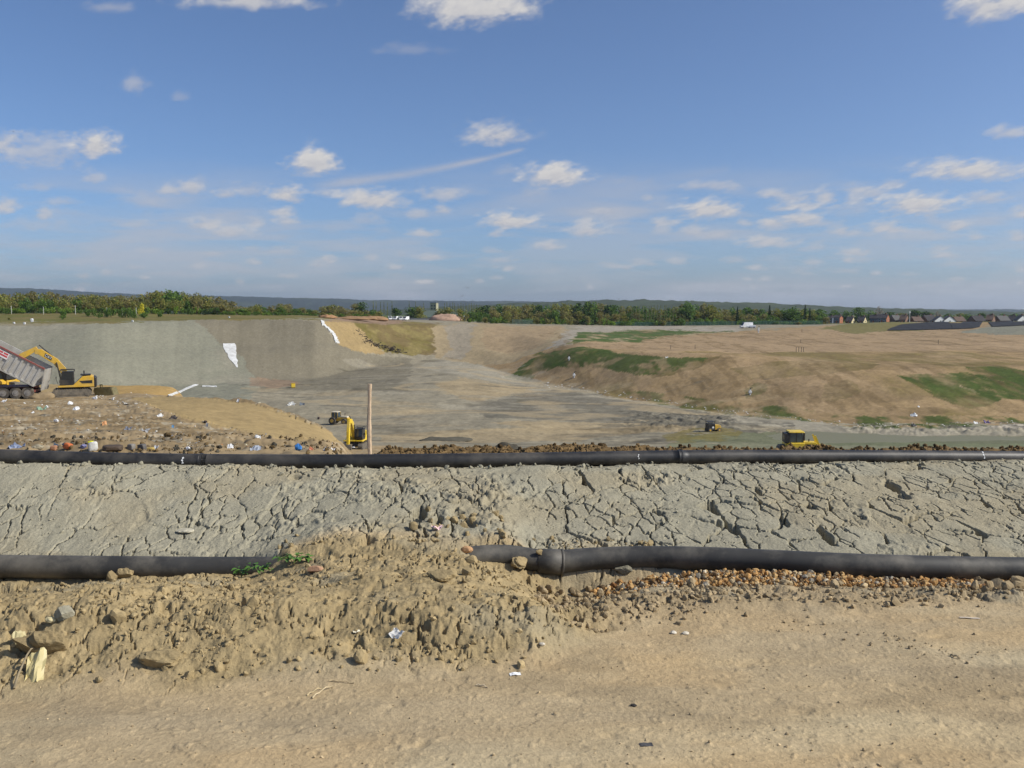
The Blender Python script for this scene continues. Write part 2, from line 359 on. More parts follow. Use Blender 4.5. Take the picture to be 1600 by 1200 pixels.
    put([(995,576),(1050,568),(1100,560),(1130,555),(1080,580),(1020,590)],C_['olive']*.8,.75,amt=.3,ext=far)
    put([(1140,575),(1200,565),(1290,562),(1370,565),(1330,580),(1240,588),(1170,592)],C_['olive']*.88,.6,amt=.3,ext=far)
    put([(1160,608),(1185,598),(1200,600),(1190,614),(1165,620)],G,.6,ext=far)
    put([(1285,600),(1330,592),(1345,612),(1300,628),(1280,625)],C_['olive'],.6,ext=far)
    putn([(1400,588),(1440,592),(1480,583),(1520,584),(1570,598),(1640,592),(1720,590),(1720,634),(1600,625),(1570,624),(1540,636),(1520,640),(1480,628),(1430,602)],G*.9,-.28,.2,.92,.25,.16,403,ext=far)
    putn([(1510,572),(1560,572),(1600,582),(1700,588),(1700,600),(1600,603),(1560,595),(1530,588)],G*.95,-.2,.2,.95,.15,.12,405,ext=far)
    put([(1505,603),(1520,608),(1540,618),(1530,617),(1508,607)],C_['tan']*1.1,1,ext=far)
    putn([(940,615),(1000,610),(1150,628),(1350,650),(1500,650),(1640,655),(1640,668),(1350,668),(1150,650),(950,622)],C_['dgreen']*1.15,-.02,.2,.85,.25,.12,313,ext=far)
    putn([(840,552),(2500,545),(2500,665),(800,640)],C_['olive'],.2,.2,.7,.05,.03,315,ext=far)
    putn([(840,545),(2500,520),(2500,660),(800,640)],C_['hillp']*1.12,.1,.2,.5,.07,.03,316,ext=far)
    putn([(840,520),(2500,505),(2500,655),(900,640)],C_['soil']*1.25,.24,.1,.5,.45,.07,317,ext=far)
    # dark tracks along contours of the hill
    m=inpoly(sx,sy,H0)&far
    tk=sm(.28,.42,1-np.abs(fbm(x*.03+y*.02,y*.11,3,321))*3.2)*.16*sm(-.2,.3,fbm(x*.05,y*.06,2,322))
    c[m]*=(1-tk[m])[:,None]
    put([(1285,513),(1330,502),(1420,503),(1500,506),(1430,518),(1330,520)],C_['rimgr'],.8,ext=far)
    put([(1500,518),(1560,508),(1620,502),(1720,500),(1720,520),(1560,524)],C_['grey']*.95,1,ext=far)
    putn([(905,543),(935,546),(975,553),(1010,556),(1060,558),(1110,560),(1085,572),(1040,583),(1000,586),(940,578),(890,575),(860,572)],G*.95,-.02,.16,.85,.22,.13,411,ext=far)
    putn([(880,538),(905,520),(1000,518),(1120,518),(1060,525),(1000,533),(930,535)],G*1.1,.0,.2,.8,.16,.08,413,ext=far)
    putn([(1400,588),(1480,582),(1530,586),(1600,592),(1720,592),(1720,632),(1570,622),(1520,638),(1430,602)],G*1.0,-.02,.2,.6,.3,.16,415,ext=far)
    # strip of white chippings at the hill toe
    put([(1330,663),(1370,667),(1440,668),(1600,662),(1600,665),(1440,672),(1370,670)],C_['road']*1.2,ext=far)
    # pit floor: lighter roads, dark scrapes
    put([(690,560),(760,572),(830,590),(905,610),(1150,648),(1350,668),(2500,664),(2500,672),(1350,680),(1150,664),(900,632),(800,604),(740,592),(650,575)],C_['ltgrey'],.75,ext=far)
    put([(740,640),(800,616),(860,610),(1000,628),(1150,650),(1110,668),(960,662),(840,655),(760,650)],C_['dark']*1.55,.8,amt=.2,ext=far)
    putn([(960,640),(1110,648),(1240,660),(1240,690),(960,672)],C_['dark']*1.1,.0,.15,.75,.5,.5,325,ext=y>100)
    put([(680,600),(720,592),(800,600),(835,606),(800,615),(750,628),(720,622)],C_['tan']*.95,.85,ext=far)
    put([(770,660),(830,658),(960,662),(1080,666),(1080,676),(960,678),(840,670)],C_['tan']*1.02,.8,ext=y>100)
    put([(600,680),(700,672),(890,668),(1000,676),(900,690),(760,694),(600,692)],C_['tan']*.98,.75,ext=y>95)
    put([(385,590),(450,592),(470,600),(430,606),(392,602)],C_['rust'],.7,ext=far)
    putn([(380,600),(1240,600),(1240,700),(380,700)],C_['tan'],.2,.15,.45,.045,.12,327,ext=y>95)
    putn([(380,590),(1240,590),(1240,700),(380,700)],C_['dark']*1.3,.3,.1,.6,.06,.22,329,ext=y>95)
    putn([(520,560),(800,560),(1000,640),(600,640)],C_['ltgrey']*1.08,.25,.15,.4,.04,.15,331,ext=far)
    # terrace rims, dark fringes: narrow contour bands
    fine=fbm(x*1.1,y*.8,3,337)+.6*fbm(x*.5,y*.12,3,339);m=far&(y<470);c[m]*=(1+.17*fine[m]*np.where(py[m]>600,1.2,np.where((px[m]<560),.35,1.)))[:,None]
    m=inpoly(sx,sy,[(420,585),(700,560),(1240,650),(1240,695),(560,700)])&(y>98)
    tk=sm(.55,.85,1-np.abs(fbm(x*.018+1,y*.035,4,333))*6)*.35*sm(-.1,.3,fbm(x*.06,y*.06,2,334))
    c[m]*=(1-tk[m])[:,None]
    tk=sm(.6,.9,1-np.abs(fbm(x*.02+7,y*.028+3,4,343))*5)*.5*m;tk=tk[:,None];c=c*(1-tk)+C_['tan']*1.22*tk
    # wet ground round the pond
    put([(1060,680),(1140,676),(1250,677),(1330,677),(1400,680),(2500,678),(2500,700),(1400,698),(1180,694),(1060,690)],C_['pondbed']*1.2,.8,ext=y>100)
    putn([(1030,682),(1070,672),(1125,668),(1150,676),(1140,690),(1060,692)],C_['olive']*1.1,-.1,.25,.75,.4,.4,417,ext=y>100)
    putn([(1300,660),(2500,660),(2500,690),(1300,690)],C_['ltgrey']*1.1,.1,.1,.7,.3,.3,335,ext=y>142)
    putn([(1300,660),(2500,660),(2500,690),(1300,690)],C_['dark'],.25,.1,.7,.4,.4,337,ext=y>142)
    put([(1050,690),(2500,692),(2500,706),(1050,706)],C_['pondbed']*1.5,.6,ext=(y>80)&(y<122))
    # the litter-strewn platform on the left
    m=(y<=112)&(px<620)
    n=(1+.12*nB+.14*nC)[:,None]
    c[m]=(C_['rub']*n)[m]
    a=(sm(-.1,.3,fbm(x*.1,y*.35,4,341))*.5)[:,None];c[m]=(c*(1-a)+C_['soil']*1.1*a)[m]
    a=(sm(.15,.4,fbm(x*.8,y*.9,4,343,.65))*.6)[:,None]*((y<60)[:,None]);c[m]=(c*(1-a)+C_['dark']*1.1*a)[m]
    a=(sm(.25,.45,fbm(x*1.3+9,y*1.3,4,345,.65))*.5)[:,None];c[m]=(c*(1-a)+C_['ltgrey']*1.5*a)[m]
    # smooth sand flank of the mound
    S=inpoly(sx,sy,[(205,622),(260,618),(300,619),(350,624),(400,632),(450,645),(500,668),(540,692),(500,690),(420,685),(350,668),(290,655),(250,640)])&(y>24)&(y<90)
    c[S]=(C_['sand']*1.02*(1+.05*nB+.04*nC)[:,None])[S]
    S=(px>150)&(px<320)&(py<618)&(y>82)&(y<114);c[S]=(C_['orange']*(1+.08*nB)[:,None]*1.12)[S]
    S=(px<150)&(py<612)&(y>86)&(y<114);c[S]=(C_['sand']*(1+.1*nB)[:,None])[S]
    m=(y<60)&(px>=600);c[m]=(C_['soil']*n)[m]
    # plain beyond
    m=y>=470
    a=sm(-.1,.3,fbm(x*.004,y*.002,3,351))[:,None];c[m]=(C_['field']*(1-a)+C_['rimgr']*a)[m]
    c*=(1+.09*fbm(x*2.5,y*2.5,2,361)*(y<320))[:,None]
    return c
def far_height(x,y):
    z=base_z(x,y)
    d=np.clip(y/100,0,1.5)
    flat=1-sm(240,300,y)*.4
    z=z+fbm(x*.06,y*.06,4,401)*.35*flat*sm(35,80,y)*(1-sm(600,800,y))
    z=z+fbm(x*.35,y*.35,4,403)*.12*sm(20,60,y)*(1-sm(300,500,y))
    z=z+fbm(x*1.6,y*1.6,3,405)*.045*sm(19.6,22,y)*(1-sm(120,200,y))
    px,py=proj(x,y,z)
    # rubbish platform humps, churned ground on pit floor
    rp=(1-sm(520,600,px))*sm(19.6,22,y)*(1-sm(60,85,y))
    mound=inpoly(px,py,[(205,622),(300,619),(400,632),(500,668),(540,692),(420,682),(350,665),(250,640)])
    z=z+np.where(mound,0,1)*rp*(fbm(x*.5,y*.8,4,407)*.22+np.abs(fbm(x*2.5,y*2.5,3,409))*.14)
    rq=sm(118,128,y)*(sm(955,1010,px)*(1-sm(1120,1180,px))*sm(636,646,py)*(1-sm(668,676,py))+sm(1300,1350,px)*sm(664,668,py)*(1-sm(676,682,py)))
    z=z+rq*np.abs(fbm(x*.5,y*.5,4,411))*.8
    # terraces scraped by the machines
    fl=sm(118,135,y)*(1-sm(250,290,y))*sm(380,460,px)*(1-sm(1150,1250,px))
    t=fbm(x*.02,y*.045,3,413)*5;z=z+fl*.22*(t-np.sin(2*np.pi*t)/(2*np.pi)*.95)
    return z
def make_terrain():
    us=np.concatenate([np.linspace(-1.5,-.62,60)[:-1],np.linspace(-.62,.62,1150),np.linspace(.62,1.5,60)[1:]])
    ys=np.concatenate([np.geomspace(19.4,100,210)[:-1],np.geomspace(100,330,330)[:-1],np.geomspace(330,700,110)[:-1],np.geomspace(700,13500,60)])
    Y,U=np.meshgrid(ys,us,indexing='ij');X=U*Y
    x=X.ravel();y=Y.ravel();z=far_height(x,y);z-=.06*(y<19.6)
    c=far_paint(x,y,z)
    o=npmesh('terrain',np.stack([x,y,z],1),grid_faces(len(ys),len(us)),mat('far earth',(0,0,0),.97,0,.16,1.6,.35,.08,attr=True),col=c)
    tag(o,'landfill basin with grey clay slopes, restored grassy hill and plain beyond','terrain',kind='structure')
    return o
GROUND=make_ground();TERRAIN=make_terrain()
from mathutils.bvhtree import BVHTree
def hz(x,y):
    a=np.array([float(x)]);b=np.array([float(y)])
    return float(near_height(a,b)[0]) if y<19.5 else float(far_height(a,b)[0])
def ground_at(px,py,dmin=1.,dmax=700.):
    "first point of the land seen through a photo pixel, between two distances"
    ds=np.geomspace(dmin,dmax,6000);zs=zat(py,ds);xs=xat(px,ds,zs)
    g=np.where(ds<19.5,near_height(xs,ds),far_height(xs,ds))
    k=np.nonzero(g>=zs)[0]
    if len(k)==0:return None
    k=k[0];return Vector((float(xs[k]),float(ds[k]),float(g[k])))
# ---------- camera, sun, sky
cam=bpy.data.cameras.new('Camera');co=bpy.data.objects.new('Camera',cam);COL.objects.link(co)
co.location=(0,0,H);co.rotation_euler=(math.pi/2-PITCH,0,0);cam.sensor_fit='HORIZONTAL';cam.angle=2*math.atan(800/FPX)
cam.clip_start=.1;cam.clip_end=60000;SC.camera=co
SUN_EL=R(40);SUN_DIR=Vector((math.cos(SUN_EL)*math.cos(R(-12)),math.cos(SUN_EL)*math.sin(R(-12)),math.sin(SUN_EL)))
sl=bpy.data.lights.new('Sun','SUN');sl.energy=4.6;sl.angle=R(.53);sl.color=(1,.955,.87)
so=bpy.data.objects.new('Sun',sl);COL.objects.link(so);so.rotation_euler=SUN_DIR.to_track_quat('Z','Y').to_euler();so.location=(30,0,40)
W=bpy.data.worlds.new('World');SC.world=W;W.use_nodes=True;nt=W.node_tree
bg=nt.nodes['Background'];sky=nt.nodes.new('ShaderNodeTexSky');sky.sky_type='NISHITA';sky.sun_disc=False
sky.sun_elevation=SUN_EL;sky.sun_rotation=math.atan2(SUN_DIR.x,SUN_DIR.y);sky.altitude=50;sky.air_density=.7;sky.dust_density=1.6;sky.ozone_density=6
nt.links.new(sky.outputs[0],bg.inputs[0]);bg.inputs[1].default_value=.137
vs=SC.view_settings;vs.view_transform='Standard';vs.look='None';vs.exposure=0;vs.gamma=1
SC.cycles.max_bounces=6;SC.cycles.diffuse_bounces=3;SC.cycles.transparent_max_bounces=12;SC.cycles.volume_bounces=0
# clouds: a far shell of air, its cover and brightness worked out per vertex
PUFF=[(390,4,95,14,.75),(170,12,40,10,.35),(740,14,85,30,.95),(800,6,30,20,.6),(640,78,48,10,.22),(212,132,20,15,.45),(282,152,16,8,.25),(1545,10,60,26,.85),(1590,4,40,16,.8),
(150,228,34,19,.95),(60,240,75,26,.55),(0,225,30,16,.6),(146,279,18,9,.5),(192,297,25,7,.2),(776,212,52,18,.8),(795,268,24,8,.25),(490,255,37,20,1),(448,305,28,14,.85),(385,300,34,12,.4),(312,284,14,8,.25),
(582,313,48,14,.9),(865,276,46,18,1),(972,282,34,8,.2),(1010,310,9,5,.3),(1112,329,45,15,1),(1290,308,18,13,.75),(1432,320,60,16,.95),(1345,322,28,14,.35),(1515,268,84,17,.85),(1575,208,32,10,.6),
(10,322,20,12,.6),(55,352,65,12,.3),(358,363,38,9,.65),(270,340,80,9,.22),(795,348,42,13,1),(918,362,30,12,.7),(918,346,16,7,.5),(857,385,22,8,.65),(1080,360,22,8,.5),(1034,360,17,8,.45),
(1205,348,16,6,.75),(1165,349,12,5,.5),(1250,344,34,12,.8),(1280,350,35,8,.4),(1382,355,28,9,.7),(1200,380,45,8,.65),(1310,362,25,6,.4),(1278,386,14,8,.35),(1525,370,14,7,.5),(1430,370,80,8,.35),(1590,370,12,8,.5),
(235,392,22,5,.4),(440,392,30,6,.35),(310,416,18,6,.4),(330,398,20,5,.25),(575,404,14,4,.4),(670,403,22,6,.6),(495,413,20,6,.4),(770,392,18,6,.4),(780,406,28,5,.4),(952,413,14,5,.4),(1016,413,12,4,.35),
(1056,409,18,6,.5),(1270,410,14,6,.45),(1345,407,18,5,.3),(1255,427,18,4,.35),(1310,424,22,5,.25),(1420,429,15,4,.3),(1500,413,35,6,.3),(1595,422,10,7,.45),(105,413,40,6,.25),(400,424,40,4,.15),(700,424,60,4,.15),
(1150,300,30,6,.15),(860,424,28,4,.2),(1450,446,50,4,.15),(950,446,40,4,.12),(210,376,50,6,.2),(600,360,22,5,.25),(615,430,20,3,.2)]
def make_clouds():
    rs=np.random.RandomState(5);P=list(PUFF)
    for k in range(110):
        py=rs.uniform(290,455);s=.3+.7*(470-py)/170;P.append((rs.uniform(-60,1660),py,rs.uniform(12,42)*s,rs.uniform(6,12)*s,rs.uniform(.2,.7)))
    for k in range(90):
        a=rs.uniform(0,1);py=rs.uniform(60,430);s=.35+1.1*(430-py)/400
        px=rs.uniform(1680,3300) if a<.5 else rs.uniform(-1700,-90)
        P.append((px,py,rs.uniform(20,70)*s,rs.uniform(9,18)*s,rs.uniform(.3,.9)))
    pxs=np.concatenate([np.linspace(-1800,-40,180)[:-1],np.linspace(-40,1640,1120),np.linspace(1640,3400,180)[1:]])
    pys=np.concatenate([np.linspace(-700,-20,60)[:-1],np.linspace(-20,500,520)])
    Y,X=np.meshgrid(pys,pxs,indexing='ij');px=X.ravel();py=Y.ravel()
    el=np.clip((485-py)/485,.02,1.3);sc=.35+.65*el       # detail shrinks towards the horizon
    ny=(py-485)/sc
    nA=fbm(px*.045/sc**.5,py*.07/sc**.5,5,501,.56);nB=fbm(px*.02,py*.05,4,503)
    D=np.zeros(px.shape);B=np.zeros(px.shape)
    for (cx,cy,w,h,s) in P:
        ww=w*1.3;hh=h*1.55
        m=(np.abs(px-cx)<ww*1.9)&(np.abs(py-cy)<hh*2.1)
        if not m.any():continue
        qx=(px[m]-cx)/ww;qy=(py[m]-cy)/hh
        qy=np.where(qy>0,qy*1.5,qy)
        r=np.sqrt(qx*qx+qy*qy)
        d=sm(1.12,.05,r+ -nA[m]*.50)
        d=np.clip(d*s*1.2,0,1)
        D[m]=1-(1-D[m])*(1-d)
        b=np.clip(.62-.55*qy+nA[m]*.55,0,1)*s
        B[m]=np.maximum(B[m],b*(d>0.01))
    # thin veils near the horizon and two faint trails
    v=sm(-.3,.6,fbm(px*.0035,py*.022,4,511)+.0)*.50*sm(230,340,py)*(1-sm(430,500,py)*.4)
    v+=sm(-.15,.5,fbm(px*.008,py*.06,4,513))*.30*sm(270,370,py)
    def trail(x0,y0,x1,y1,bow,w,a):
        t=(px-x0)/(x1-x0);yy=y0+(y1-y0)*t+bow*4*t*(1-t)
        k=np.exp(-((py-yy)/(w*(.6+1.2*(1-t))))**2)*sm(-.02,.2,t)*(1-sm(.97,1.02,t))*a
        return k*(.7+.3*nB)
    v+=trail(470,292,818,233,8,5,.75)+trail(800,340,1100,328,-3,5,.3)+trail(600,372,800,346,2,3,.12)+trail(960,290,1140,262,2,8,.12)
    A=1-(1-D*.93)*(1-np.clip(v,0,.6))
    hor=sm(150,460,py)
    top=np.array([.70,.675,.645]);low=np.array([.47,.47,.51])
    t=np.clip(B,0,1)[:,None];c=low*(1-t)+top*t
    hz_=np.array([.52,.50,.52]);c=c*(1-.45*hor[:,None])+hz_*.45*hor[:,None]
    vv=np.clip(v/(A+1e-3),0,1)[:,None]*(1-np.clip(D*3,0,1))[:,None];c=c*(1-vv)+np.array([.49,.49,.53])*vv
    Rr=20000.
    dx=(px-800)/FPX;dv=(600-py)/FPX
    d=np.stack([dx,CP+dv*SP,dv*CP-SP],1);d/=np.linalg.norm(d,axis=1)[:,None]
    V=d*Rr+np.array([0,0,H])
    col=np.concatenate([c,A[:,None]],1)
    m=bpy.data.materials.new('cloud air');m.use_nodes=True;nt=m.node_tree;N=nt.nodes;N.clear()
    o=N.new('ShaderNodeOutputMaterial');a=N.new('ShaderNodeAttribute');a.attribute_name='Col'
    e=N.new('ShaderNodeEmission');t_=N.new('ShaderNodeBsdfTransparent');mx=N.new('ShaderNodeMixShader')
    nt.links.new(a.outputs['Color'],e.inputs['Color']);nt.links.new(a.outputs['Alpha'],mx.inputs[0]);nt.links.new(t_.outputs[0],mx.inputs[1]);nt.links.new(e.outputs[0],mx.inputs[2]);nt.links.new(mx.outputs[0],o.inputs[0])
    ob=npmesh('sky',V,grid_faces(len(pys),len(pxs)),m,col=col)
    tag(ob,'blue sky with small scattered white cumulus clouds','sky',kind='structure')
make_clouds()
def make_haze():
    bm=bmesh.new();bmesh.ops.create_cube(bm,size=1)
    for v in bm.verts:v.co=Vector((v.co.x*18000,(v.co.y)*13200+6400,(v.co.z+.5)*(190+40)-40))
    me=bpy.data.meshes.new('haze');bm.to_mesh(me);bm.free()
    m=bpy.data.materials.new('haze air');m.use_nodes=True;N=m.node_tree.nodes;N.clear()
    o=N.new('ShaderNodeOutputMaterial');v=N.new('ShaderNodeVolumePrincipled');v.inputs['Color'].default_value=(.72,.82,.95,1);v.inputs['Density'].default_value=HAZE;v.inputs['Anisotropy'].default_value=.2
    m.node_tree.links.new(v.outputs[0],o.inputs['Volume']);me.materials.append(m)
    ob=bpy.data.objects.new('haze',me);COL.objects.link(ob);tag(ob,'thin pale haze over the far hills','haze',kind='stuff')
HAZE=.00007
make_haze()
# ---------- loose stones and clods
rng=np.random.RandomState(11);random.seed(4)
def ico(sub):
    bm=bmesh.new();bmesh.ops.create_icosphere(bm,subdivisions=sub,radius=1)
    V=np.array([v.co[:] for v in bm.verts]);F=np.array([[v.index for v in f.verts] for f in bm.faces]);bm.free();return V,F
def rockshape(sub,seed,ang=.5,rough=.25):
    V,F=ico(sub);rs=np.random.RandomState(seed)
    o=rs.uniform(0,50,3)
    n=fbm(V[:,0]*1.6+o[0]+V[:,2],V[:,1]*1.6+o[1]-V[:,2]*1.3,3,seed)
    n2=fbm(V[:,0]*5+o[1]+V[:,2]*3,V[:,1]*5+o[0]-V[:,2]*4,2,seed+5)
    V=V*(1+rough*n*1.4+rough*.35*n2)[:,None]
    for k in range(7):
        d=rs.normal(size=3);d/=np.linalg.norm(d);c=rs.uniform(ang,ang+.35)
        h=V@d;m=h>c;V[m]-=((h[m]-c)*.9)[:,None]*d
    V=V*np.array([1,rs.uniform(.7,1),rs.uniform(.55,.85)])
    return V,F
ROCKS=[rockshape(2,s) for s in range(8)];ROCKS1=[rockshape(1,s+40) for s in range(6)]
PEB=[rockshape(2,s+80,.75,.12) for s in range(6)]
def scatter(name,P,S,C,mt,protos,label,cat,sink=.25,smooth=False):
    Vs=[];Fs=[];Cs=[];n=0
    for i in range(len(P)):
        V,F=protos[rng.randint(len(protos))]
        q=Euler(rng.uniform(0,6.28,3)).to_matrix();V=V@np.array(q).T*S[i]
        V=V+P[i]+np.array([0,0,S[i]*(1-2*sink)*.6]);Vs.append(V);Fs.append(F+n);Cs.append(np.tile(C[i],(len(V),1)));n+=len(V)
    o=npmesh(name,np.concatenate(Vs),np.concatenate(Fs),mt,col=np.concatenate(Cs),smooth=smooth)
    tag(o,label,cat,kind='stuff');return o
def fld(n,pxr,yr,dens=None,amt=None):
    "random points in a wedge of land, given by photo columns and distance"
    px=rng.uniform(*pxr,n);y=1/rng.uniform(1/yr[1],1/yr[0],n);x=xat(px,y,0.)
    if dens is not None:
        k=dens(x,y,px)>rng.uniform(0,1,n);x,y,px=x[k],y[k],px[k]
    return x,y
M_clod=mat('clod clay',(0,0,0),.95,0,.15,40,.4,.1,attr=True)
def pts(x,y): return np.stack([x,y,near_height(x,y)],1)
def cols(n,base,amt=.15):
    return base*(1+rng.normal(0,amt,(n,1)))
P=[];S=[];C=[]
def addc(x,y,lo,hi,base,pw=2.2,amt=.14):
    p=pts(x,y);s=lo+(hi-lo)*rng.uniform(0,1,len(x))**pw;P.append(p);S.append(s);C.append(cols(len(x),base,amt))
cl=lambda sc,sd:(lambda x,y,px:sm(-.15,.45,fbm(x*sc,y*sc,2,sd)))
hl=lambda x,y,px:sm(0,.25,y-line_d(2,x,y))*(.25+.75*sm(-.2,.4,fbm(x*2,y*2,2,601)))
x,y=fld(9000,(-120,900),(3.7,6.2),hl);addc(x,y,.003,.020,HEAP,3.0)
x,y=fld(45,(-120,850),(3.9,6.2),hl);addc(x,y,.025,.06,HEAP,2)
x,y=fld(5200,(850,1750),(4.5,5.75),hl);addc(x,y,.003,.024,HEAP2,3.2)
x,y=fld(500,(1050,1750),(5.0,5.6),cl(1.6,604));addc(x,y,.006,.03,HEAP2*.95,2.2)
x,y=fld(420,(835,1010),(5.6,6.3),None);addc(x,y,.006,.035,HEAP2*.9,2)
x,y=fld(60,(850,1750),(4.5,5.8),hl);addc(x,y,.02,.055,HEAP2*.95,2)
x,y=fld(30,(1520,1750),(5.3,6.1),None);addc(x,y,.03,.08,HEAP2*.9,1.5)
x,y=fld(700,(430,1020),(6.36,6.75),cl(3,603));addc(x,y,.005,.032,HEAP,2.6)
x,y=fld(40,(640,800),(6.5,7.0),None);addc(x,y,.015,.045,HEAP*.9,1.6)
x,y=fld(1900,(-120,1750),(6.6,8.4),cl(1.5,605));addc(x,y,.004,.018,BANK,2.5)
px_=rng.uniform(-150,1750,380);yc=np.interp(px_,[0,530,1000,1600],[7.85,8.0,8.42,8.9])+rng.normal(0,.07,380);addc(xat(px_,yc,.2),yc,.005,.032,BANK*.92,2.8)
x,y=fld(200,(-100,1700),(3.,4.6),None);addc(x,y,.002,.010,TRK*.8,3)
x,y=fld(260,(-100,1700),(2.9,4.2),None);addc(x,y,.002,.008,TRK*1.25,2)
x,y=fld(900,(-100,1700),(2.8,4.8),cl(1.2,606));addc(x,y,.0015,.006,TRK*.8,2)
t_=rng.uniform(0,1,150);g_=[(1200+330*a,962+72*a+rng.normal(0,9)) for a in t_];dd=np.array([dz(b,0.) for a,b in g_]);xx=np.array([xat(a,d_,0.) for (a,b),d_ in zip(g_,dd)]);addc(xx,dd,.002,.012,TRK*.85,3)
scatter('clay_clods',np.concatenate(P),np.concatenate(S),np.concatenate(C),M_clod,ROCKS,'small dry crumbled clods of tan and grey clay littering the bank, berm and track','clay clods')
P=[];S=[];C=[]
x,y=fld(3000,(570,1750),(13.0,14.6),None);addc(x,y,.008,.05,DARKSOIL*1.0,2.4,.25)
x,y=fld(500,(600,1750),(13.2,14.4),None);addc(x,y,.015,.06,DARKSOIL*.55,2,.25)
scatter('soil_clods',np.concatenate(P),np.concatenate(S),np.concatenate(C),M_clod,ROCKS1,'dark brown lumps of turned soil along the edge behind the upper pipe','soil clods')
# broken soil along the near edge of the tip, left of the stake
n=2600;px=rng.uniform(-120,575,n);y=1/rng.uniform(1/27.,1/20.2,n);x=xat(px,y,-2.);k=fbm(x*.7,y*.7,3,613)>rng.uniform(-.4,.5,n);x=x[k];y=y[k]
pal=np.array([C_['soil']*.8,C_['soil']*1.15,C_['rub']*.9,C_['dark'],C_['dark']*.5]);c=pal[rng.choice(5,len(x),p=[.3,.25,.2,.15,.1])]
scatter('soil_clods',np.stack([x,y,far_height(x,y)],1),.015+.065*rng.uniform(0,1,len(x))**2.6,c,M_clod,ROCKS,'broken brown and dark soil lumps among the litter left of the stake','soil clods')
# gravel under the right half of the lower pipe
n=4200;px=rng.uniform(925,1590,n);top=np.interp(px,[925,1000,1400,1590],[.32,.10,.0,.0]);yy=rng.uniform(0,1,n)
y=5.66+.02*np.sin(px*.02)+yy*.56+top*.3
y+=.05*fbm(px*.02,px*.0,3,611)
k=(rng.uniform(0,1,n)<sm(0,.28,yy)*.9+.1)&(y<6.3);px=px[k];y=y[k];x=xat(px,y,-.2);p=pts(x,y)
hh=np.interp(px,[930,1010,1100,1250,1450,1600],[.0,.035,.07,.05,.02,.0])*sm(5.6,6.0,y)
p[:,2]+=hh*rng.uniform(.2,1,len(x))
pal=np.array([srgb(176,136,84),srgb(184,150,100),srgb(156,118,72),srgb(196,174,134),srgb(124,102,74),srgb(150,142,124),srgb(196,184,158),srgb(136,96,58),HEAP2**(1/1.)*1.])
c=pal[rng.choice(9,len(x),p=[.18,.17,.15,.08,.13,.07,.03,.06,.13])]*(1+rng.normal(0,.12,(len(x),1)))
scatter('gravel',p,.006+.024*rng.uniform(0,1,len(x))**2.0,c,mat('gravel stone',(0,0,0),.85,0,.2,60,.2,.2,attr=True),ROCKS+ROCKS1,'orange and buff gravel heaped against the underside of the lower black pipe','gravel',sink=.3)
# ---------- tubes
def tube(path,r,seg=28,cap=True,wob=0):
    P=[Vector(p) for p in path];V=[];F=[];n=len(P)
    rr=r if hasattr(r,'__len__') else [r]*n
    for i,p in enumerate(P):
        t=(P[min(i+1,n-1)]-P[max(i-1,0)]).normalized()
        s=t.cross(Vector((0,0,1)));s=s.normalized() if s.length>1e-4 else Vector((1,0,0));u=s.cross(t)
        for k in range(seg):
            a=2*math.pi*k/seg;V.append(p+(s*math.cos(a)+u*math.sin(a))*rr[i])
    for i in range(n-1):
        for k in range(seg):
            a=i*seg+k;b=i*seg+(k+1)%seg;F.append((a,b,b+seg,a+seg))
    return V,F,n,seg
def tubeobj(name,path,r,m,parent=None,seg=28,cap=True,smooth=True):
    V,F,n,seg=tube(path,r,seg)
    if cap:F.append(tuple(range(seg)));F.append(tuple(reversed(range((n-1)*seg,n*seg))))
    me=bpy.data.meshes.new(name);me.from_pydata([tuple(v) for v in V],[],F);me.update()
    for p in me.polygons:p.use_smooth=smooth and len(p.vertices)==4
    me.materials.append(m);o=bpy.data.objects.new(name,me);return link(o,parent)
def spline(ctrl,n):
    "smooth curve through control points (x monotone)"
    c=np.array(ctrl);t=np.arange(len(c));q=np.linspace(0,len(c)-1,n);o=[]
    for a in q:
        i=min(int(a),len(c)-2);f=a-i;p0=c[max(i-1,0)];p1=c[i];p2=c[i+1];p3=c[min(i+2,len(c)-1)]
        o.append(.5*((2*p1)+(-p0+p2)*f+(2*p0-5*p1+4*p2-p3)*f*f+(-p0+3*p1-3*p2+p3)*f**3))
    return [Vector(v) for v in o]
def empty(name,loc,rz=0,parent=None):
    o=bpy.data.objects.new(name,None);o.location=loc;o.rotation_euler=(0,0,rz);o.empty_display_size=.3;return link(o,parent)
def reroot(root):
    "children built in world space keep their place under a root at its base"
    M=Matrix.Translation(root.location)@Matrix.Rotation(root.rotation_euler.z,4,'Z');Mi=M.inverted()
    for c in [o for o in COL.objects if o.parent==root and not o.get('_l')]:
        c.data.transform(Mi);c['_l']=1
    for c in [o for o in COL.objects if o.get('_l')]:del c['_l']
M_pipe=mat('black polyethylene',(.018,.0175,.017),.5,0,.3,5,.06,.45,dirt=(.16,.14,.11,.5))
M_pipe2=mat('dusty black polyethylene',(.045,.043,.038),.6,0,.3,4,.06,.4,dirt=(.22,.195,.15,.85))
M_chalk=mat('white chalk',(.75,.75,.72),.9)
def pl(ctrl):return [tuple(at(*c)) for c in ctrl]
up=spline(pl([(-420,705,7.9),(-200,709,7.9),(0,714,8.0),(160,718.5,8.1),(330,721,8.2),(530,721.5,8.25),(800,719,8.45),(1066,714.5,8.7),(1330,714,8.95),(1600,715.5,9.2),(1850,717,9.5),(2050,719,9.8)]),220)
root=empty('pipe',(up[110].x,up[110].y,up[110].z-.07));tag(root,'long black plastic pipe lying along the crest of the grey clay bank','pipe','black pipes along the clay bank')
def cut(path,px0,px1):
    return [p for p in path if px0<=proj(p.x,p.y,p.z)[0]<=px1]
js=[-500,318,1066,2200]
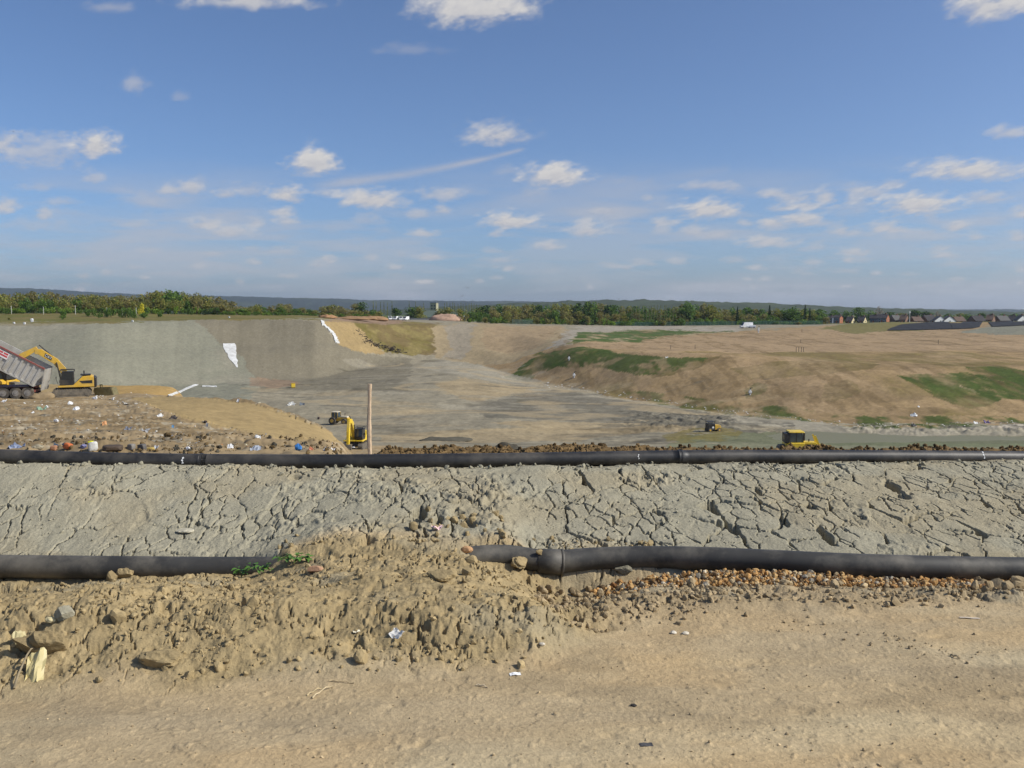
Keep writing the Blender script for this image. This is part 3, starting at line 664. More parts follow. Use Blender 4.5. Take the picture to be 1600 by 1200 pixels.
for a,b in zip(js[:-1],js[1:]):
    seg=cut(up,a-7,b+7);tubeobj('pipe_section',seg,.0705,M_pipe,root)
def ring(path,px,r,w,m,name,parent):
    k=min(range(len(path)-1),key=lambda i:abs(proj(*path[i])[0]-px));t=(path[k+1]-path[k]).normalized();p=path[k]
    return tubeobj(name,[p-t*w,p-t*w*.4,p+t*w*.4,p+t*w],[r*.985,r,r,r*.985],m,parent)
for px in (318,1066):ring(up,px,.077,.016,M_pipe,'weld_bead',root)
def mark(path,px,r,wd,a0,a1,parent):
    k=min(range(len(path)-1),key=lambda i:abs(proj(*path[i])[0]-px));t=(path[k+1]-path[k]).normalized();p=path[k]
    s=t.cross(Vector((0,0,1))).normalized();u=s.cross(t);V=[];F=[];n=10
    for i in range(n+1):
        a=a0+(a1-a0)*i/n;w=wd*(.6+.5*math.sin(i*1.7));o=.004*math.sin(i*.9)
        for q in (-1,1):V.append(p+t*(q*w+o)+(s*math.cos(a)+u*math.sin(a))*(r+.0012))
    for i in range(n):F.append((2*i,2*i+1,2*i+3,2*i+2))
    me=bpy.data.meshes.new('chalk_mark');me.from_pydata([tuple(v) for v in V],[],F);me.materials.append(M_chalk);o=bpy.data.objects.new('chalk_mark',me);link(o,parent)
sgn=0.
mark(up,290,.071,.010,-.15,.75,root);mark(up,992,.071,.005,.0,.7,root);mark(up,1533,.071,.007,.0,1.25,root)
reroot(root)
lo=spline(pl([(-420,884,6.1),(-200,884,6.2),(0,885,6.3),(200,887,6.3),(400,888,6.3),(600,884,6.3),(730,872,6.35),(790,869,6.4),(857,877.5,6.4),(930,873,6.45),(1010,871,6.45),(1100,872.5,6.35),(1200,877,6.25),(1300,882,6.15),(1400,885.5,6.1),(1500,888,6.1),(1600,889.5,6.1),(1800,892,6.1),(2000,894,6.1)]),260)
root=empty('pipe',(lo[60].x,lo[60].y,lo[60].z-.085));tag(root,'dusty black pipe at the bank foot, half buried by the berm, with thick coupling','pipe','black pipes along the clay bank')
tubeobj('pipe_section',cut(lo,-600,858),.0835,M_pipe2,root);tubeobj('pipe_section',cut(lo,850,2200),.0835,M_pipe2,root)
seg=cut(lo,835,884);t=(seg[-1]-seg[0]).normalized();c=at(858,878,6.4)
tubeobj('coupling',[c-t*.088,c-t*.084,c+t*.08,c+t*.084],[.089,.094,.095,.091],M_pipe2,root)
tubeobj('rim',[c+t*.085,c+t*.087,c+t*.101,c+t*.103],[.096,.099,.099,.096],M_pipe2,[o for o in COL.objects if o.name.startswith('coupling')][-1])
reroot(root)
_r=[o for o in COL.objects if o.name.startswith('rim')][-1]
_r.data.transform((Matrix.Translation(root.location)).inverted())
# ---------- stake
def lathe_irregular(name,base,h,w,m,seed,parent=None,n=26):
    rs=np.random.RandomState(seed);V=[];F=[];k=8
    for i in range(n+1):
        t=i/n;z=-.15+(h+.15)*t;ox=.007*math.sin(t*7+1)+rs.normal(0,.0012);ww=w*(1+.12*math.sin(t*11+2)+rs.normal(0,.03))*(1-.12*t)
        for j in range(k):
            a=2*math.pi*(j+.5)/k;c_,s_=math.cos(a),math.sin(a);q=(abs(c_)**5+abs(s_)**5)**(-1/5)
            V.append((ox+c_*q*ww/2,s_*q*ww*.38,z))
    for i in range(n):
        for j in range(k):
            a=i*k+j;b=i*k+(j+1)%k;F.append((a,b,b+k,a+k))
    F.append(tuple(range(n*k,n*k+k)))
    me=bpy.data.meshes.new(name);me.from_pydata(V,[],F);me.materials.append(m);o=bpy.data.objects.new(name,me);o.location=base;return link(o,parent)
M_wood=mat('weathered softwood',(.66,.50,.33),.8,0,.2,14,.3,.2,dirt=(.46,.32,.20,.7))
b=at(578,700,10.5);b.z=hz(b.x,b.y);top=zat(600,10.5)
o=lathe_irregular('wooden_stake',b,top-b.z,.052,M_wood,3);tag(o,'tall rough-sawn wooden stake standing upright behind the upper black pipe','stake')
# ---------- single things on the foreground
def place(px,py,lo_=2.5,hi_=9.5):
    ds=np.linspace(lo_,hi_,2500);zs=zat(py,ds);xs=xat(px,ds,zs);g=near_height(xs,ds);k=np.nonzero(g>=zs)[0];k=k[0] if len(k) else -1
    return Vector((float(xs[k]),float(ds[k]),float(g[k])))
def rock(name,px,py,size,col,label,cat,seed=1,sub=4,ang=.55,rough=.3,sink=.3,rz=0,z=None,m=None,dist=None):
    V,F=rockshape(sub,seed,ang,rough);V=V*np.array(size)/2.
    V=V@np.array(Euler((0,0,rz)).to_matrix()).T
    p=place(px,py) if dist is None else at(px,py,dist)
    if dist is None:V[:,2]+=size[2]*(.5-sink)
    o=npmesh(name,V,F,m or mat('stone '+label[:14],col,.95,0,.22,30,.5,.1),smooth=False);o.location=p;tag(o,label,cat);return o
p198=at(198,893,6.2)
rock('clay_clod',198,896,(.13,.10,.12),tuple(HEAP*.95),'jagged clay clod stuck on the front of the lower pipe near its left end','clay clod',3,dist=6.22)
rock('clay_clod',66,1020,(.24,.17,.2),tuple(HEAP*.78),'biggest broken brown clod on the front face of the berm at the far left','clay clod',5,ang=.6,rough=.4)
rock('clay_clod',975,893,(.13,.09,.09),tuple(BANK*.75),'grey brown clod at the left edge of the orange gravel','clay clod',7)
rock('clay_clod',250,1035,(.2,.15,.10),tuple(HEAP*.9),'broad flat brown clod in the middle of the berm face above the track','clay clod',9,ang=.7)
rock('clay_clod',1590,905,(.20,.16,.14),tuple(HEAP2*.85),'large crumbly clod against the pipe at the right edge','clay clod',12)
rock('clay_clod',785,727,(.11,.09,.07),tuple(BANK),'grey clod on the bank crest touching the upper pipe','clay clod',14,z=1)
rock('clay_clod',690,905,(.16,.14,.1),tuple(HEAP*.95),'pale split clod on top of the berm where the pipe goes under','clay clod',16)
rock('clay_clod',100,965,(.11,.09,.1),tuple(BANK*1.1),'rounded grey clod beside the pale stone on the left of the berm','clay clod',18)
rock('clay_clod',812,880,(.13,.12,.13),tuple(HEAP*1.0),'wedge of yellow clay leaning on the pipe just left of the coupling','clay clod',21,dist=6.3,ang=.5)
rock('clay_clod',842,862,(.05,.04,.06),tuple(HEAP),'small clod hanging over the pipe against the coupling','clay clod',23,dist=6.33)
rock('brick_fragment',493,893,(.11,.08,.07),(.42,.25,.15),'worn orange brick fragment bedded in the top of the berm','brick fragment',25,ang=.45,rough=.1)
rock('pale_stone',79,972,(.055,.05,.05),(.62,.53,.30),'smooth cream coloured pebble on the left of the berm','stone',27,ang=.8,rough=.12)
rock('flat_stone',291,830,(.14,.16,.03),(.46,.42,.31),'pale flat lozenge shaped stone lying on the grey clay bank','stone',29,ang=.8,rough=.15)
rock('dark_stone',990,1103,(.03,.03,.014),(.05,.045,.04),'small black stone on the track','stone',31,ang=.7)
rock('stone',730,862,(.085,.07,.08),(.45,.27,.14),'rounded orange stone beside the buried end of the pipe','stone',33,ang=.8,rough=.15)
rock('stone',847,433+575,(.03,.03,.02),(.55,.5,.4),'chalky pebble in front of the berm end','stone',35,ang=.8,rough=.15)
rock('stone',1052,990,(.035,.03,.025),(.62,.56,.45),'one of two chalky pebbles at the edge of the rough ground','stone',37,ang=.8,rough=.15)
rock('stone',1071,991,(.04,.03,.025),(.60,.54,.42),'larger of two chalky pebbles at the edge of the rough ground','stone',39,ang=.8,rough=.15)
def sheet(name,px,py,w,d,col,label,cat,seed=1,lift=.0,bend=.3,rz=0.,rough=.5,p=None,n=7,tilt=0,thick=.0):
    "crumpled thin sheet lying on the ground"
    rs=np.random.RandomState(seed);V=[];F=[]
    for i in range(n):
        for j in range(n):
            a=(i/(n-1)-.5)*2;b=(j/(n-1)-.5)*2;e=1-.12*rs.uniform()
            V.append((a*w/2*e,b*d/2*e+tilt*0,bend*min(w,d)*(rs.uniform(-.5,.5)+.5*math.sin(a*3+seed))+b*tilt*d/2))
    for i in range(n-1):
        for j in range(n-1):
            q=i*n+j;F.append((q,q+n,q+n+1,q+1))
    me=bpy.data.meshes.new(name);me.from_pydata(V,[],F);me.materials.append(mat('sheet %.2f %.2f %.2f'%col,col,rough,0,.12,6,0,.4))
    o=bpy.data.objects.new(name,me);o.location=(p if p is not None else place(px,py))+Vector((0,0,lift+.25*bend*min(w,d)));o.rotation_euler=(0,0,rz)
    sol=o.modifiers.new('t','SOLIDIFY');sol.thickness=max(.002,w*.02);link(o);tag(o,label,cat);return o
sheet('paper_scrap',805,1054,.055,.03,(.8,.8,.78),'small white paper scrap lying on the track in front of the berm','litter',2,.004,.15,.2)
sheet('dark_scrap',1010,1164,.055,.03,(.07,.065,.06),'dark flat scrap pressed into the track near the bottom edge','litter',3,.002,.08,.1)
sheet('plastic_wrapper',683,829,.08,.06,(.75,.52,.50),'pale pink wrapper caught on the grey bank above the berm','litter',4,.02,.35,.5)
sheet('plastic_shard',620,996,.075,.045,(.62,.60,.55),'pale grey curved shard sticking out of the berm','litter',5,.015,.3,-.7,tilt=.6)
sheet('paper_scrap',557,990,.035,.03,(.75,.68,.5),'cream paper scrap on the middle of the berm','litter',6,.01,.2,.3)
sheet('dead_leaf',56,1056,.085,.13,(.50,.42,.20),'large curled dry leaf at the left end of the berm','leaf',7,.03,.35,.3,tilt=.9)
sheet('dead_leaf',35,1012,.07,.07,(.48,.41,.21),'small folded dry leaf above the large curled leaf','leaf',8,.03,.3,1,tilt=.8)
sheet('wood_chip',1515,967,.11,.018,(.55,.47,.36),'pale splinter of wood on the rough ground at the right','wood chip',9,.006,.1,-.15)
def twig(px0,py0,px1,py1,r,col,label,name='twig',arch=.0):
    a=place(px0,py0);b=place(px1,py1);pts_=[]
    for i in range(7):
        t=i/6;p=a.lerp(b,t);p.z+=r+arch*math.sin(t*math.pi)+.004*math.sin(i*2.1);pts_.append(p)
    o=tubeobj(name,pts_,[r*(1-.5*i/6) for i in range(7)],mat('twig %.2f'%col[0],col,.8,0,.2,30),None,7);tag(o,label,'twig')
twig(22,1078,62,1018,.006,(.25,.2,.12),'dark curved stalk beside the large dry leaf','stalk',.05)
twig(488,1092,520,1073,.004,(.52,.42,.25),'longer of two pale straws on the track below the berm','straw',.01)
twig(480,1088,505,1076,.003,(.5,.4,.22),'shorter of two pale straws on the track below the berm','straw',.008)
twig(515,1065,553,1069,.003,(.45,.35,.2),'thin brown stick on the track edge','twig',.004)
twig(745,1072,762,1075,.004,(.55,.45,.3),'short pale stick on the track right of the berm centre','twig',.004)
twig(1485,1025,1500,1030,.005,(.25,.2,.14),'short dark stick on the track at the right','twig',.004)
# weeds
def weed(px,py,spread,n,label,seed,dist):
    rs=np.random.RandomState(seed);p=place(px,py) if dist is None else at(px,py,dist)
    r=empty('weed',p);tag(r,label,'plant','green weeds by the buried pipe')
    V=[];F=[];SV=[];SF=[]
    for i in range(n):
        a=rs.uniform(0,6.28);rr=spread*rs.uniform(.1,1);c=Vector((math.cos(a)*rr*1.6,math.sin(a)*rr*.6,.015+rs.uniform(0,.035)))
        L_=rs.uniform(.028,.05);w=L_*.38;d=Vector((math.cos(a+rs.normal(0,.5)),math.sin(a+rs.normal(0,.5)),rs.uniform(-.2,.35))).normalized();s=d.cross(Vector((0,0,1))).normalized()
        k=len(V)
        for t,ww in ((0,.1),(.25,.85),(.5,1),(.75,.7),(1,.05)):
            q=c+d*L_*t+Vector((0,0,-.012*t*t));V+=[q-s*w*ww+Vector((0,0,.006*ww)),q,q+s*w*ww+Vector((0,0,.006*ww))]
        for t in range(4):
            for e in range(2):F.append((k+t*3+e,k+t*3+e+1,k+t*3+e+4,k+t*3+e+3))
    me=bpy.data.meshes.new('leaves');me.from_pydata([tuple(v) for v in V],[],F);me.materials.append(mat('weed green',(.075,.16,.025),.5,0,.25,20,0,.4))
    link(bpy.data.objects.new('leaves',me),r)
    k=[Vector((0,0,-.02)),Vector((.0,0,.02)),Vector((spread*.8,0,.03)),Vector((spread*1.4,.0,.025))];tubeobj('stem',k,.003,mat('weed stem',(.12,.16,.05),.6),r,6)
    tubeobj('stem',[Vector((0,0,-.02)),Vector((-.02,0,.02)),Vector((-spread*.8,.01,.03)),Vector((-spread*1.3,.0,.02))],.003,mat('weed stem',(.12,.16,.05),.6),r,6)
weed(458,877,.075,46,'leafy green weed growing on top of the berm where the lower pipe disappears',3,6.1)
weed(405,893,.05,26,'smaller green weed against the front of the lower pipe left of the berm top',4,6.08)
weed(378,898,.03,12,'tiny sprig of weed in front of the lower pipe, leftmost of the weeds',5,6.1)
# ---------- a small kit for machines and buildings: shapes gathered into one mesh per part
class MB:
    def __init__(s):s.V=[];s.F=[]
    def add(s,V,F,M=None):
        n=len(s.V);s.V+=[tuple((M@Vector(v)) if M else v) for v in V];s.F+=[tuple(i+n for i in f) for f in F];return s
    def box(s,x0,x1,y0,y1,z0,z1,M=None,taper=0):
        t=taper;V=[(x0,y0,z0),(x1,y0,z0),(x1,y1,z0),(x0,y1,z0),(x0+t,y0+t,z1),(x1-t,y0+t,z1),(x1-t,y1-t,z1),(x0+t,y1-t,z1)]
        return s.add(V,[(0,3,2,1),(4,5,6,7),(0,1,5,4),(1,2,6,5),(2,3,7,6),(3,0,4,7)],M)
    def prism(s,pts,y0,y1,M=None):
        "profile in x-z pushed along y"
        n=len(pts);V=[(p[0],y0,p[1]) for p in pts]+[(p[0],y1,p[1]) for p in pts]
        F=[tuple(range(n)),tuple(reversed(range(n,2*n)))]+[(i,i+n,(i+1)%n+n,(i+1)%n) for i in range(n)]
        return s.add(V,F,M)
    def cyl(s,a,b,r,seg=12,r2=None):
        a=Vector(a);b=Vector(b);t=(b-a).normalized();u=t.cross(Vector((0,0,1)) if abs(t.z)<.9 else Vector((1,0,0))).normalized();w=u.cross(t);r2=r if r2 is None else r2
        V=[a+(u*math.cos(2*math.pi*k/seg)+w*math.sin(2*math.pi*k/seg))*r for k in range(seg)]+[b+(u*math.cos(2*math.pi*k/seg)+w*math.sin(2*math.pi*k/seg))*r2 for k in range(seg)]
        F=[tuple(reversed(range(seg))),tuple(range(seg,2*seg))]+[(k,(k+1)%seg,(k+1)%seg+seg,k+seg) for k in range(seg)]
        return s.add(V,F)
    def beam(s,pts,hs,y0,y1):
        "bent box girder through x-z points with depth hs at each"
        P=[Vector((p[0],0,p[1])) for p in pts];up=[];dn=[]
        for i,p in enumerate(P):
            t=(P[min(i+1,len(P)-1)]-P[max(i-1,0)]).normalized();n=Vector((-t.z,0,t.x));up.append(p+n*hs[i]/2);dn.append(p-n*hs[i]/2)
        for i in range(len(P)-1):
            s.prism([(dn[i].x,dn[i].z),(dn[i+1].x,dn[i+1].z),(up[i+1].x,up[i+1].z),(up[i].x,up[i].z)],y0,y1)
        return s
    def build(s,name,m,parent=None,bev=0,loc=None):
        bm=bmesh.new();vs=[bm.verts.new(v) for v in s.V]
        for f in s.F:
            try:bm.faces.new([vs[i] for i in f])
            except ValueError:pass
        bmesh.ops.recalc_face_normals(bm,faces=bm.faces)
        me=bpy.data.meshes.new(name);bm.to_mesh(me);bm.free();me.materials.append(m)
        o=bpy.data.objects.new(name,me);link(o,parent)
        if bev:
            b=o.modifiers.new('b','BEVEL');b.width=bev;b.segments=2;b.limit_method='ANGLE'
        if loc is not None:o.location=loc
        return o
def kids(o): return [c for c in COL.objects if c.parent==o]
def copy_tree(o,parent=None):
    ch=kids(o);c=o.copy();COL.objects.link(c)
    if parent is not None:c.parent=parent
    for k in ch:copy_tree(k,c)
    return c
def textmesh(name,s,size,m,parent,M):
    cu=bpy.data.curves.new(name,'FONT');cu.body=s;cu.size=size;cu.extrude=.004;cu.align_x='CENTER';cu.align_y='CENTER'
    t=bpy.data.objects.new(name,cu);COL.objects.link(t);bpy.context.view_layer.update()
    me=bpy.data.meshes.new_from_object(t);bpy.data.objects.remove(t);me.transform(M);me.materials.clear();me.materials.append(m)
    o=bpy.data.objects.new(name,me);return link(o,parent)
Mx=lambda *a:mat(*a)
YEL=mat('machine yellow',(.60,.36,.03),.45,0,.12,2.5,0,.5,dirt=(.30,.25,.16,.55))
YEL2=mat('lemon machine yellow',(.72,.50,.03),.45,0,.12,2.5,0,.5,dirt=(.33,.28,.18,.4))
BLK=mat('machine black',(.018,.018,.018),.5,0,.2,3,0,.4,dirt=(.12,.10,.07,.5))
STL=mat('muddy track steel',(.13,.115,.09),.7,.2,.25,5,.2,.4,dirt=(.28,.23,.16,.8))
GLS=mat('dark cab glass',(.02,.025,.028),.08,0,.05,3,0,.6)
GLS2=mat('dusty cab glass',(.07,.09,.09),.2,0,.2,3,0,.5)
RUB=mat('tyre rubber',(.06,.055,.048),.9,0,.2,3,.1,.2,dirt=(.24,.2,.15,.9))
RIM=mat('wheel rim',(.35,.33,.30),.5,.5,.15,5,0,.4,dirt=(.2,.17,.12,.5))
WHT=mat('off white paint',(.72,.71,.67),.6,0,.06,3,0,.3,dirt=(.45,.42,.34,.3))
ALU=mat('weathered aluminium',(.50,.48,.43),.55,.25,.10,2,.05,.4,dirt=(.34,.30,.22,.7))
REDP=mat('dull red paint',(.27,.075,.06),.55,0,.15,3,0,.4,dirt=(.3,.2,.15,.4))
def track_unit(m,L_,h,y0,y1,x0=0):
    n=10;r=h/2;P=[]
    for k in range(n+1):
        a=-math.pi/2+math.pi*k/n;P.append((x0+L_/2-r+r*math.cos(a),r+r*math.sin(a)))
    for k in range(n+1):
        a=math.pi/2+math.pi*k/n;P.append((x0-L_/2+r+r*math.cos(a),r+r*math.sin(a)))
    return m.prism(P,y0,y1)
def add_track(root,L_,h,yc,w,x0=0,mt=None):
    t=track_unit(MB(),L_,h,yc-w/2,yc+w/2,x0)
    k=-L_/2+h*.5
    while k<L_/2-h*.4:
        for zz in (0,h):t.box(x0+k-.05,x0+k+.05,yc-w/2-.01,yc+w/2+.01,zz-.035,zz+.035)
        k+=.2
    o=t.build('track',STL,root)
    s_=-1 if yc<0 else 1;f=MB()
    f.box(x0-L_/2+h*.8,x0+L_/2-h*.8,yc+s_*w*.35,yc+s_*(w*.5+.03),h*.28,h*.72);f.build('track_frame',mt or STL,o)
    for q in (-1,1):MB().cyl((x0+q*(L_/2-h*.5),yc-s_*w*.2,h*.5),(x0+q*(L_/2-h*.5),yc+s_*(w*.5+.05),h*.5),h*.34,14).build('idler_wheel',STL,o)
    return o
def excavator(loc,rz,boom,bh,stick,sh,label,scale=1.,yel=None,guard=True,bucket=None,mark=True):
    yel=yel or YEL
    r=empty('excavator',loc,rz);r.scale=(scale,)*3;tag(r,label,'excavator')
    for s_ in (-1,1):add_track(r,3.5,.74,s_*1.02,.5)
    MB().box(-1.0,1.0,-.55,.55,.35,.85).build('undercarriage',BLK,r)
    b=MB().prism([(-2.0,.95),(1.15,.95),(1.15,1.12),(-.15,1.15),(-.55,1.55),(-.95,1.95),(-1.75,2.02),(-2.0,1.9)],-1.2,1.2);b.build('body',yel,r,.04)
    MB().prism([(-2.22,.9),(-1.3,.9),(-1.3,1.0),(-2.0,1.95),(-2.22,1.8)],-1.18,1.18).build('counterweight',BLK,r,.05)
    for s_ in (-1,1):
        MB().prism([(-1.85,1.3),(-.95,1.3),(-.7,1.55),(-1.85,1.6)],s_*1.2,s_*1.215).build('side_panel',BLK,r)
    MB().box(-1.7,-.8,-.5,.6,2.02,2.14).build('engine_cover',BLK,r,.02)
    c=MB().prism([(-.25,1.15),(.95,1.15),(1.05,1.5),(.75,2.48),(-.25,2.48)],.15,1.12)
    cab=c.build('cab',BLK,r,.03)
    MB().prism([(-.12,1.7),(.88,1.7),(.68,2.36),(-.12,2.36)],1.12,1.135).build('window',GLS,cab)
    MB().add([(1.04,.22,1.55),(1.04,1.05,1.55),(.80,1.05,2.38),(.80,.22,2.38)],[(0,1,2,3)],Matrix.Translation((.02,0,0))).build('windscreen',GLS,cab)
    MB().prism([(-.12,1.7),(.88,1.7),(.68,2.36),(-.12,2.36)],.135,.15).build('window',GLS,cab)
    if guard:
        g=MB()
        for a,bb in (((-.3,.2,2.66),(.9,.2,2.66)),((-.3,1.1,2.66),(.9,1.1,2.66)),((-.3,.2,2.66),(-.3,1.1,2.66)),((.9,.2,2.66),(.9,1.1,2.66)),((-.3,.2,2.66),(-.3,.2,2.46)),((.9,1.1,2.66),(.7,1.1,2.46)),((-.3,1.1,2.66),(-.3,1.1,2.46))):g.cyl(a,bb,.03,6)
        g.build('roof_rail',BLK,cab)
    MB().cyl((-1.1,-.5,2.1),(-1.1,-.5,2.45),.06,8).build('exhaust',BLK,r)
    MB().cyl((1.15,1.15,1.3),(1.3,1.45,1.9),.02,5).box(1.24,1.3,1.36,1.56,1.8,2.05).build('mirror',BLK,r)
    bo=MB().beam(boom,bh,-.28,.10).build('boom',yel,r,.02)
    st=MB().beam(stick,sh,-.24,.06).build('stick',yel,r,.02)
    k=len(boom)//2;a=boom[0];m_=boom[k]
    for yy in (-.38,.2):MB().cyl((a[0]+.5,yy,a[1]-.45),(m_[0]-.1,yy,m_[1]-.1),.06,8).build('lift_ram',BLK,r)
    e=boom[-1];s1=stick[0];q=boom[k]
    MB().cyl((q[0]+.1,-.09,q[1]+.34),(s1[0]-.15 if s1[0]<e[0] else s1[0]+.1,-.09,s1[1]+.3),.055,8).build('stick_ram',BLK,r)
    if mark:
        p0=boom[2];p1=boom[3] if len(boom)>3 else boom[-1];c0=Vector(((p0[0]*.55+p1[0]*.45),0,(p0[1]*.55+p1[1]*.45)));an=math.atan2(p1[1]-p0[1],p1[0]-p0[0])
        for s_,yy in ((1,.105),(-1,-.285)):
            Mr=Matrix.Translation((c0.x,yy,c0.z))@Matrix.Rotation(-an,4,'Y')
            pan=MB().prism([(-.40,-.16),(.33,-.16),(.42,.16),(-.31,.16)],-.004,.004,Mr).build('mark_panel',BLK,bo)
            Mt=Matrix.Translation((c0.x,yy+s_*.006,c0.z))@Matrix.Rotation(-an,4,'Y')@(Matrix.Rotation(math.pi/2,4,'X') if s_<0 else (Matrix.Rotation(math.pi,4,'Z')@Matrix.Rotation(math.pi/2,4,'X')))
            textmesh('lettering','CAT',.34,WHT,bo,Mt)
    if bucket:
        bx,bz,a=bucket;Mr=Matrix.Translation((bx,-.09,bz))@Matrix.Rotation(a,4,'Y')
        MB().prism([(-.1,.1),(.25,.25),(.62,-.1),(.5,-.62),(.1,-.75),(-.12,-.7),(.25,-.5),(.35,-.2),(.12,.02)],-.5,.5,Mr).build('bucket',STL,r)
    return r
def dozer(loc,rz,label,scale=1.,yel=None,name='bulldozer'):
    yel=yel or YEL2
    r=empty(name,loc,rz);r.scale=(scale,)*3;tag(r,label,'bulldozer')
    for s_ in (-1,1):add_track(r,2.7,.85,s_*.85,.5,0,yel)
    MB().prism([(-1.35,.55),(1.5,.5),(1.55,1.0),(1.45,1.32),(.15,1.38),(.1,1.25),(-1.35,1.2)],-.55,.55).build('body',yel,r,.04)
    for s_ in (-1,1):
        MB().prism([(-1.3,.88),(.3,.88),(.3,1.30),(-1.05,1.28),(-1.3,1.1)],s_*.56,s_*1.08).build('fender',yel,r,.03)
        MB().prism([(.4,.75),(1.4,.7),(1.4,1.1),(.4,1.15)],s_*.55,s_*.565).build('engine_grille',BLK,r)
    cab=MB().prism([(-1.0,1.28),(.22,1.28),(.28,1.6),(.15,2.22),(-1.0,2.22)],-.62,.62).build('cab',GLS2,r,.03)
    for x in (-1.02,-.42,.2):
        for y in (-.64,.6):MB().box(x,x+.07,y,y+.04,1.28,2.22).build('cab_post',BLK,cab)
    MB().box(-1.12,.35,-.72,.72,2.22,2.34,None,.05).build('cab_roof',yel,cab,.03)
    g=MB().box(-1.42,-.98,-.66,.66,1.25,2.16);g.build('rear_guard',BLK,r,.03)
    MB().box(-1.43,-1.425,-.3,.3,1.5,1.95).build('guard_window',GLS2,r)
    MB().cyl((.55,.25,1.35),(.55,.25,2.15),.06,8).build('exhaust',BLK,r)
    MB().cyl((.85,-.2,1.3),(.85,-.2,1.6),.05,8).build('air_intake',BLK,r)
    bl=MB().prism([(1.95,.05),(2.08,.05),(2.0,.4),(2.02,.75),(2.15,1.02),(2.02,1.02),(1.88,.7),(1.86,.4)],-1.35,1.35).build('blade',yel,r,.01)
    for s_ in (-1,1):MB().beam([(0.2,.42),(1.9,.32)],[.18,.16],s_*1.14-.06,s_*1.14+.06).build('push_arm',yel,r)
    for s_ in (-1,1):MB().beam([(1.35,1.95),(1.6,1.35),(1.9,.7)],[.12,.16,.12],s_*.42-.06,s_*.42+.06).build('lift_ram',yel,r)
    MB().prism([(-1.35,.5),(-1.8,.55),(-2.0,.75),(-1.9,1.0),(-1.35,1.05)],-.35,.35).box(-1.98,-1.85,-.55,.55,.62,.82).build('ripper',STL,r,.02)
    return r
def drape(name,left,right,m,label,cat,lift=.06,nr=10,nc=5,dmin=60,dmax=600,jit=.0,kind=None,seed=1):
    "sheet that follows the land between two edges traced down the photo"
    rs=np.random.RandomState(seed)
    def res(P,n):
        P=np.array(P,float);t=np.linspace(0,len(P)-1,n);return np.stack([np.interp(t,range(len(P)),P[:,0]),np.interp(t,range(len(P)),P[:,1])],1)
    A=res(left,nr);B=res(right,nr);Q=[]
    for i in range(nr):
        for j in range(nc):
            f=j/(nc-1);q=A[i]*(1-f)+B[i]*f
            if jit and j in (0,nc-1):q=q+rs.normal(0,jit,2)*np.array([1,.4])
            Q.append(q)
    Q=np.array(Q);ds=np.geomspace(dmin,dmax,1500)
    V=[]
    for (px,py) in Q:
        zs=zat(py,ds);xs=xat(px,ds,zs);V.append((xs,ds,zs))
    X=np.array([v[0] for v in V]);Z=np.array([v[2] for v in V]);D=np.tile(ds,(len(V),1))
    G=far_height(X.ravel(),D.ravel()).reshape(X.shape)
    k=np.argmax(G>=Z,axis=1);ii=np.arange(len(V));P=np.stack([X[ii,k],D[ii,k],G[ii,k]+lift],1)
    T=P.copy();Bm=P.copy();Bm[:,2]-=lift*1.6
    F=grid_faces(nr,nc);n=len(P);Fl=[tuple(f) for f in F]+[tuple(reversed([a+n for a in f])) for f in F]
    rim=[j for j in range(nc)]+[i*nc+nc-1 for i in range(1,nr)]+[(nr-1)*nc+j for j in range(nc-2,-1,-1)]+[i*nc for i in range(nr-2,0,-1)]
    for a,b in zip(rim,rim[1:]+rim[:1]):Fl.append((a,b,b+n,a+n))
    bm=bmesh.new();vs=[bm.verts.new(v) for v in np.concatenate([T,Bm])]
    for f in Fl:
        try:bm.faces.new([vs[i] for i in f])
        except ValueError:pass
    bmesh.ops.recalc_face_normals(bm,faces=bm.faces);c=P.mean(0);bmesh.ops.translate(bm,verts=bm.verts,vec=Vector(-c))
    me=bpy.data.meshes.new(name);bm.to_mesh(me);bm.free();me.materials.append(m);o=bpy.data.objects.new(name,me);o.location=Vector(c);link(o);tag(o,label,cat,kind=kind);return o
def gpt(px,d):
    "ground point below a photo column at a distance"
    z=hz(xat(px,d,-10.),d);x=xat(px,d,z);return Vector((x,d,hz(x,d)))
# excavator beside the tipper
e1=excavator(gpt(113,80.5),R(180+24),[(.3,1.4),(.72,2.6),(1.35,3.45),(2.65,4.4),(3.1,4.4)],[.5,.6,.6,.58,.42],[(2.85,4.75),(4.1,4.05),(5.7,3.0)],[.38,.56,.32],'yellow tracked excavator reaching over the tipping trailer at the left',.93,bucket=(5.7,3.0,.6))
# tipping trailer, body raised, rear end to the right
p=gpt(30,78.5);t=empty('tipper_trailer',p,R(13));tag(t,'silver ribbed tipper trailer with red top rail, body raised, tipping beside the yellow excavator','trailer')
u=1/17.6
ch=MB().box(-8.5,1.55,-.45,.45,.85,1.1);ch.build('chassis',REDP,t,.02)
hinge=Vector((1.55,0,1.05));Mt_=Matrix.Translation(hinge)@Matrix.Rotation(R(30),4,'Y')
